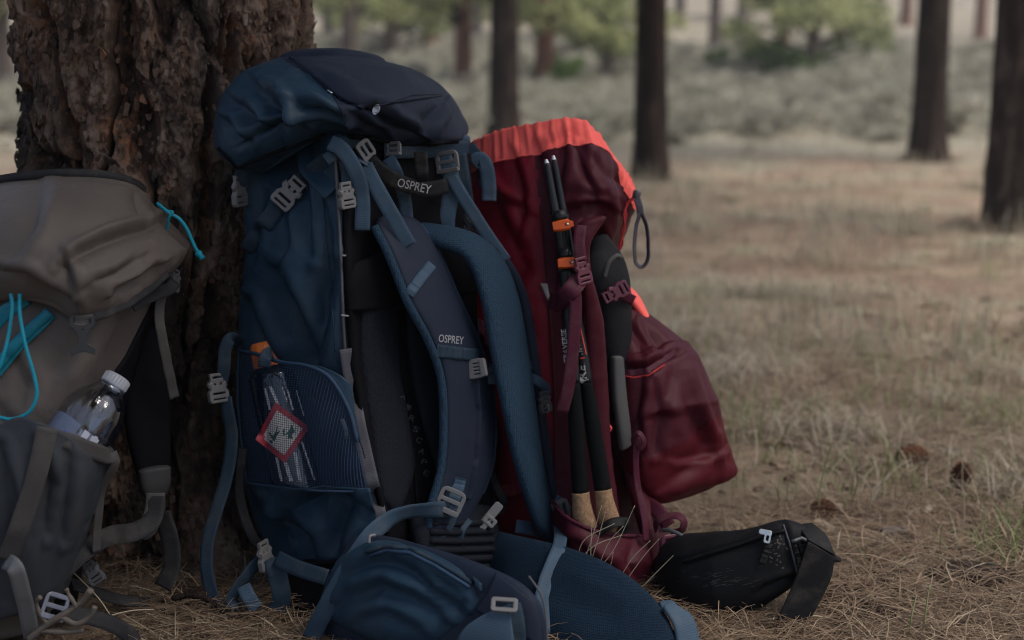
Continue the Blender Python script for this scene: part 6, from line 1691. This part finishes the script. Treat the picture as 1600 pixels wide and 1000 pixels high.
cap = make('cap', V, F, CAPW, bottle)
V, F = lathe([(0.0155, L * .975), (0.0185, L * .972), (0.0185, L * .955), (0.0155, L * .952)], Mb, 40)
make('neck_ring', V, F, PET, bottle)
nr = 24
ribsV, ribsF = [], []
for i in range(nr):
    a = 2 * math.pi * i / nr; c, s = 0.0169 * math.cos(a), 0.0169 * math.sin(a); tx, ty = -math.sin(a) * 0.0007, math.cos(a) * 0.0007
    b = len(ribsV)
    for z in (L * 1.0, L * 1.085): ribsV += [(c - tx, s - ty, z), (c * 1.04, s * 1.04, z), (c + tx, s + ty, z)]
    ribsF += [(b, b + 1, b + 4, b + 3), (b + 1, b + 2, b + 5, b + 4)]
make('cap_ribs', xf(np.array(ribsV), Mb), ribsF, CAPW, cap, smooth=False)['kind'] = 'stuff'
LBL = plain('blue_white_label', (0.40, 0.41, 0.47), 0.4)
LBLB = plain('blue_label_ink', (0.05, 0.07, 0.42), 0.4)
def wrap(name, a0, a1, z0, z1, r, mat, n=16):
    A = np.linspace(a0, a1, n); Z = np.linspace(z0, z1, 4)
    Q = np.array([[(r * math.cos(a), r * math.sin(a), z + 0.004 * math.sin(a * 2)) for a in A] for z in Z]).reshape(-1, 3)
    return make(name, xf(Q, Mb), grid_faces(4, n, False), mat, bottle)
front = math.atan2(*((norm(CAMP - b0) @ Mb[:3, :3])[[1, 0]]))
lab = wrap('label', front - 1.4, front - 0.15, .010, L * .50, rb + .0006, plain('slate_blue_label', (0.10, 0.125, 0.19), 0.35))
wrap('label', front - 0.1, front + 1.2, .010, L * .33, rb + .0006, LBL)
wrap('label_ink', front - 0.5, front - 0.3, L * .33, L * .37, rb + .0010, LBLB, 6)
wrap('label_ink', front + 0.2, front + 0.7, L * .16, L * .19, rb + .0010, LBLB, 6)
for a, z, w, h in ((.02, L * .36, .10, .018), (.30, L * .42, .14, .010), (.38, L * .36, .06, .020)):
    wrap('label_mark', front + a, front + a + w * 2, z, z + h, rb * (1.004 if z < L * .55 else 1.002) + .0007, LBL, 6)
# ------------------------------------------------------------------ flask with an orange lid in the net pocket
q0, q1 = P(466, 762, 1.968), P(418, 538, 2.005)
flask = empty('flask', q0, 'clear bottle with orange lid and diamond sticker inside the net pocket of the blue pack', 'bottle')
Mf = axes(q0, norm(q1 - q0)); Lf = np.linalg.norm(q1 - q0)
rf_ = 0.037
V, F = lathe(cr(np.array([(0, .0, 0), (rf_ * .92, 0, 0), (rf_, .006, 0), (rf_, Lf * .72, 0), (rf_ * .94, Lf * .80, 0), (rf_ * .66, Lf * .86, 0), (rf_ * .62, Lf * .90, 0)]), 40)[:, :2], Mf, 48)
FLK = clear_mat('smoky_clear_plastic', (0.6, 0.65, 0.75), 0.06, 0.12)
fb = make('flask_body', V, F, FLK, flask)
V, F = lathe([(0, Lf * .40), (rf_ * .9, Lf * .40), (rf_ * .9, .004), (0, .004)], Mf, 32)
make('contents', V, F, plain('dark_contents', (0.035, 0.04, 0.06), 0.4), flask)
V, F = lathe([(0, Lf * 1.02), (rf_ * .58, Lf * 1.02), (rf_ * .68, Lf * 1.0), (rf_ * .72, Lf * .97), (rf_ * .72, Lf * .85), (rf_ * .62, Lf * .86)], Mf, 14)
lidf = make('lid', V, F, plain('orange_lid_plastic', (0.60, 0.15, 0.03), 0.5), flask, smooth=False)
webbing('lid_loop', [(426, 550, 1.945), (418, 553, 1.93), (414, 562, 1.925), (413, 574, 1.925)], 0.017, DARKWEB, flask, n=24)
STW = plain('sticker_white', (0.46, 0.46, 0.44), 0.5, var=0.04)
STR = plain('sticker_red', (0.36, 0.035, 0.05), 0.5)
STG = plain('sticker_green_ink', (0.03, 0.075, 0.06), 0.5)
STRK = plain('pale_streak', (0.40, 0.41, 0.46), 0.5)  # pale upright streaks on the flask wall
dia = np.array([(431, 632), (481, 668), (445, 720), (402, 686)], float)
cc = dia.mean(0); dia = cc + (dia - cc) * 1.08
def fill(poly, n=10):
    """Square patch split fine enough to bend round the bottle."""
    a, b, c, d = poly; out = []
    for i in range(n + 1):
        for j in range(n + 1):
            u, v = j / n, i / n
            out.append(a * (1 - u) * (1 - v) + b * u * (1 - v) + c * u * v + d * (1 - u) * v)
    return np.array(out), grid_faces(n + 1, n + 1, False)
p_, f_ = fill(dia); st = decal('sticker', p_, f_, STR, flask, [fb], 0.0012)
p_, f_ = fill(cc + (dia - cc) * 0.74); decal('sticker_field', p_, f_, STW, st, [fb], 0.0017)
ex = (dia[1] - dia[0]) / 10; ey = (dia[3] - dia[0]) / 10
def glyph(poly): return [dia[0] + ex * x + ey * y for x, y in poly]
for g_ in ([(1.9, 6.8), (3.2, 4.2), (3.6, 5.6), (4.2, 4.9), (4.2, 7.8), (3.0, 7.4)], [(4.6, 4.2), (6.0, 2.0), (7.4, 3.0), (7.0, 4.0), (7.7, 4.6), (6.6, 5.2), (6.2, 4.4), (5.4, 5.4)], [(3.2, 7.9), (4.0, 8.1), (3.9, 8.6), (3.1, 8.4)]):
    decal('sticker_picture', glyph(g_), [tuple(range(len(g_)))], STG, st, [fb], 0.0021)
for x0, y0, x1, y1, w in [(412, 606, 420, 640, 4), (420, 604, 432, 632, 5), (448, 610, 456, 640, 3), (430, 715, 438, 752, 4), (443, 722, 452, 752, 6), (458, 706, 466, 750, 5), (470, 690, 490, 750, 3), (462, 610, 474, 650, 2), (440, 605, 448, 628, 2), (462, 720, 470, 752, 2)]:
    decal('streak', [(x0, y0), (x0 + w, y0), ((x0 + x1) / 2 + w, (y0 + y1) / 2), (x1 + w, y1), (x1, y1), ((x0 + x1) / 2, (y0 + y1) / 2)], [(0, 1, 2, 5), (5, 2, 3, 4)], STRK, flask, [fb], 0.001)

# ------------------------------------------------------------------ pine cones
CONE = attr_mat('cone_scales', [(0, (0.025, 0.010, 0.006)), (0.5, (0.095, 0.038, 0.019)), (1, (0.19, 0.09, 0.05))], 0.8)
def cone(px, py, axis, ln, wd, label, seed):
    p = ground_at(px, py); g = np.random.default_rng(seed)
    t = empty('pine_cone', p, label, 'pine cone', 'pine cones on the ground to the right')
    M = axes(p + [0, 0, wd * 0.42 if abs(axis[2]) < .5 else 0.004], axis)
    c0 = 0 if abs(axis[2]) > .5 else -ln / 2
    V, F = lathe([(0, c0), (wd * .22, c0 + ln * .05), (wd * .34, c0 + ln * .35), (wd * .24, c0 + ln * .7), (0, c0 + ln * .96)], M, 12)
    make('core', V, F, CONE, t, attrs={'tone': np.zeros(len(V))})
    V, F, T = [], [], []
    n = 96
    for i in range(n):
        f = i / n; a = i * 2.39996; z = c0 + ln * (0.03 + 0.93 * f)
        rr = wd * 0.5 * (math.sin(math.pi * (0.14 + 0.80 * f)) ** 0.75) * g.uniform(0.9, 1.1)
        er, et = np.array([math.cos(a), math.sin(a), 0]), np.array([-math.sin(a), math.cos(a), 0])
        w = wd * 0.15 * (0.5 + 0.7 * math.sin(math.pi * (0.1 + .8 * f)))
        tip = er * rr + [0, 0, z + wd * .10]; root = er * wd * .12 + [0, 0, z - wd * .04]
        b = len(V); u = np.array([0, 0, 0.0022])
        V += [root - et * w * .5, root + et * w * .5, tip * [0.93, 0.93, 1] + et * w, tip + u, tip * [0.93, 0.93, 1] - et * w, tip * [.9, .9, 1] - u * 2]
        F += [(b, b + 1, b + 2, b + 3), (b, b + 3, b + 4), (b + 5, b + 2, b + 1), (b + 5, b + 1, b), (b + 5, b, b + 4), (b + 2, b + 5, b + 3), (b + 4, b + 3, b + 5)]
        T += [0.25, 0.25, 0.7, 1.0, 0.7, 0.15]
    make('scales', xf(np.array(V), M), F, CONE, t, attrs={'tone': T}, smooth=False)['kind'] = 'stuff'
cone(1423, 730, [1, 0.25, 0.05], 0.066, 0.05, 'brown pine cone lying on its side, farthest back of the three', 1)
cone(1498, 772, [0.1, 0, 1], 0.054, 0.042, 'brown pine cone standing upright on the dry grass', 2)
cone(1284, 812, [0.8, -0.6, 0.1], 0.044, 0.04, 'small brown pine cone just behind the black hip belt pouch', 3)

# ------------------------------------------------------------------ stones, bark slabs and twigs
ROCK = NT('grey_stone'); _n = ROCK.noise(40, 6, 0.65); ROCK = ROCK.done(ROCK.ramp(_n, [(0.3, (0.05, 0.045, 0.045)), (0.7, (0.19, 0.17, 0.16))]), 0.9, ROCK.bump(_n, 0.6, 0.004))
def lump(name, px, py, s, mat, label, cat, seed, group=None, rot=0.0):
    p = ground_at(px, py)
    bm = bmesh.new(); bmesh.ops.create_icosphere(bm, subdivisions=4, radius=1)
    V = np.array([v.co[:] for v in bm.verts]); F = [tuple(v.index for v in f.verts) for f in bm.faces]; bm.free()
    n = fbm(V[:, 0] * 1.3 + seed, V[:, 1] * 1.3, V[:, 2] * 1.3, o=5, seed=seed)
    V = V * (1 + 0.45 * n)[:, None] * s
    c, s_ = math.cos(rot), math.sin(rot)
    V[:, :2] = np.stack([V[:, 0] * c - V[:, 1] * s_, V[:, 0] * s_ + V[:, 1] * c], 1)
    return tag(make(name, V + p + [0, 0, s[2] * 0.35], F, mat), label, cat, group)
lump('stone', 1398, 838, (0.026, 0.016, 0.012), ROCK, 'dark flat stone among pale dry grass right of the black belt', 'stone', 3)
lump('stone', 1485, 712, (0.02, 0.016, 0.011), ROCK, 'small dark stone between the two farther pine cones', 'stone', 4)
lump('bark_slab', 1365, 968, (0.055, 0.017, 0.014), BARK, 'short broken stick of bark half buried in the needles', 'bark piece', 5, rot=0.35)
lump('bark_slab', 1520, 905, (0.07, 0.04, 0.016), BARK, 'dark heap of crumbled bark by the green tuft on the right', 'bark piece', 6, rot=0.2)
lump('bark_slab', 150, 995, (0.06, 0.03, 0.012), ROCK, 'pale grey slab of bark below the strap of the brown backpack', 'bark piece', 7)
lump('bark_slab', 18, 985, (0.035, 0.02, 0.02), BARK, 'dark bark chunk in the bottom left corner', 'bark piece', 8)
lump('bark_slab', 310, 940, (0.05, 0.022, 0.018), BARK, 'dark bark chunk at the foot of the trunk by the blue strap', 'bark piece', 9)
TWIG = plain('lichen_twig', (0.13, 0.105, 0.085), 0.9, var=0.4, bump=0.5)
tw = empty('twig', ground_at(105, 990), 'knobbly pale twig in front of the brown backpack straps', 'twig')
for pts, r in (([(45, 998, 1.69), (75, 975, 1.685), (100, 960, 1.682), (128, 940, 1.68), (142, 922, 1.675)], 0.0042), ([(75, 975, 1.685), (60, 955, 1.68), (57, 940, 1.675), (63, 933, 1.672)], 0.003), ([(95, 963, 1.682), (120, 975, 1.675), (142, 962, 1.67), (148, 948, 1.668)], 0.0032), ([(120, 948, 1.68), (108, 930, 1.676), (104, 920, 1.674)], 0.0026), ([(60, 985, 1.688), (100, 988, 1.68), (130, 985, 1.676)], 0.003)):
    tube('twig_arm', pts, [r * 1.2, r, r * 1.15, r * 0.8, r * 1.1], TWIG, tw, n=36)
tw2 = tag(tube('twig', [(270, 935, 1.90), (300, 930, 1.89), (330, 940, 1.88), (350, 958, 1.87)], [0.004, 0.005, 0.004, 0.003], FARBARK, None, n=30), 'short dark twig lying between the trunk and the blue strap', 'twig')

# dry stalks in front of the red pack and the lone blade to the right
STALK = attr_mat('pale_dry_stalk', [(0, (0.44, 0.37, 0.26)), (1, (0.52, 0.44, 0.32))], 0.7, var=0.2)
BLADE = plain('green_blade', (0.20, 0.215, 0.09), 0.6)
def stalk(pts, label, r=0.00065, mat=STALK, grp='dry grass stalks between the blue and the red pack', name='grass_stalk'):
    o = tag(tube(name, pts, [r, r, r * 0.7], mat, None, n=26, k=5), label, 'grass stalk', grp)
    return o
SG = 'thin dry grass stalk rising between the blue hip belt and the red pack'
for pts in ([(905, 900, 1.93), (925, 840, 1.925), (940, 790, 1.92)], [(915, 905, 1.93), (932, 850, 1.925), (946, 800, 1.92)], [(930, 900, 1.93), (950, 850, 1.925), (974, 822, 1.92)], [(900, 890, 1.93), (912, 845, 1.925), (960, 818, 1.92)],
            [(980, 905, 1.92), (1005, 870, 1.915), (1030, 842, 1.91)], [(970, 900, 1.92), (990, 870, 1.915), (1016, 845, 1.91)], [(1008, 912, 1.90), (1030, 890, 1.895), (1052, 868, 1.89)], [(900, 880, 1.93), (930, 852, 1.925), (972, 836, 1.92)],
            [(925, 900, 1.93), (958, 860, 1.925), (992, 790, 1.92)], [(945, 905, 1.93), (955, 880, 1.925), (958, 862, 1.92)], [(925, 905, 1.93), (923, 860, 1.925), (925, 815, 1.92)]):
    stalk(pts, SG)
stalk([(1278, 800, 2.35), (1284, 750, 2.36), (1296, 705, 2.36), (1300, 690, 2.36)], 'single tall green grass blade with a seed head rising behind the black belt', 0.0014, BLADE, None, 'green_grass')
stalk([(1420, 1000, 1.82), (1424, 965, 1.82), (1432, 930, 1.83)], 'green blade at the bottom edge, left of two', 0.0013, BLADE, 'two green blades at the bottom edge', 'green_grass')
stalk([(1440, 1000, 1.83), (1446, 960, 1.83), (1452, 915, 1.84)], 'green blade at the bottom edge, right of two', 0.0013, BLADE, 'two green blades at the bottom edge', 'green_grass')
for i, pts in enumerate(([(1085, 968, 1.88), (1100, 962, 1.87), (1130, 975, 1.86)], [(1215, 990, 1.835), (1235, 972, 1.83), (1262, 978, 1.83)], [(1190, 968, 1.85), (1270, 962, 1.85), (1330, 975, 1.85)], [(100, 880, 1.80), (150, 930, 1.79), (175, 965, 1.78)], [(150, 968, 1.78), (200, 955, 1.80), (240, 952, 1.82)])):
    stalk(pts, 'long dead needle lying loose over the ground litter', 0.0009, STALK, 'loose dead needles over the litter', 'dead_needle')
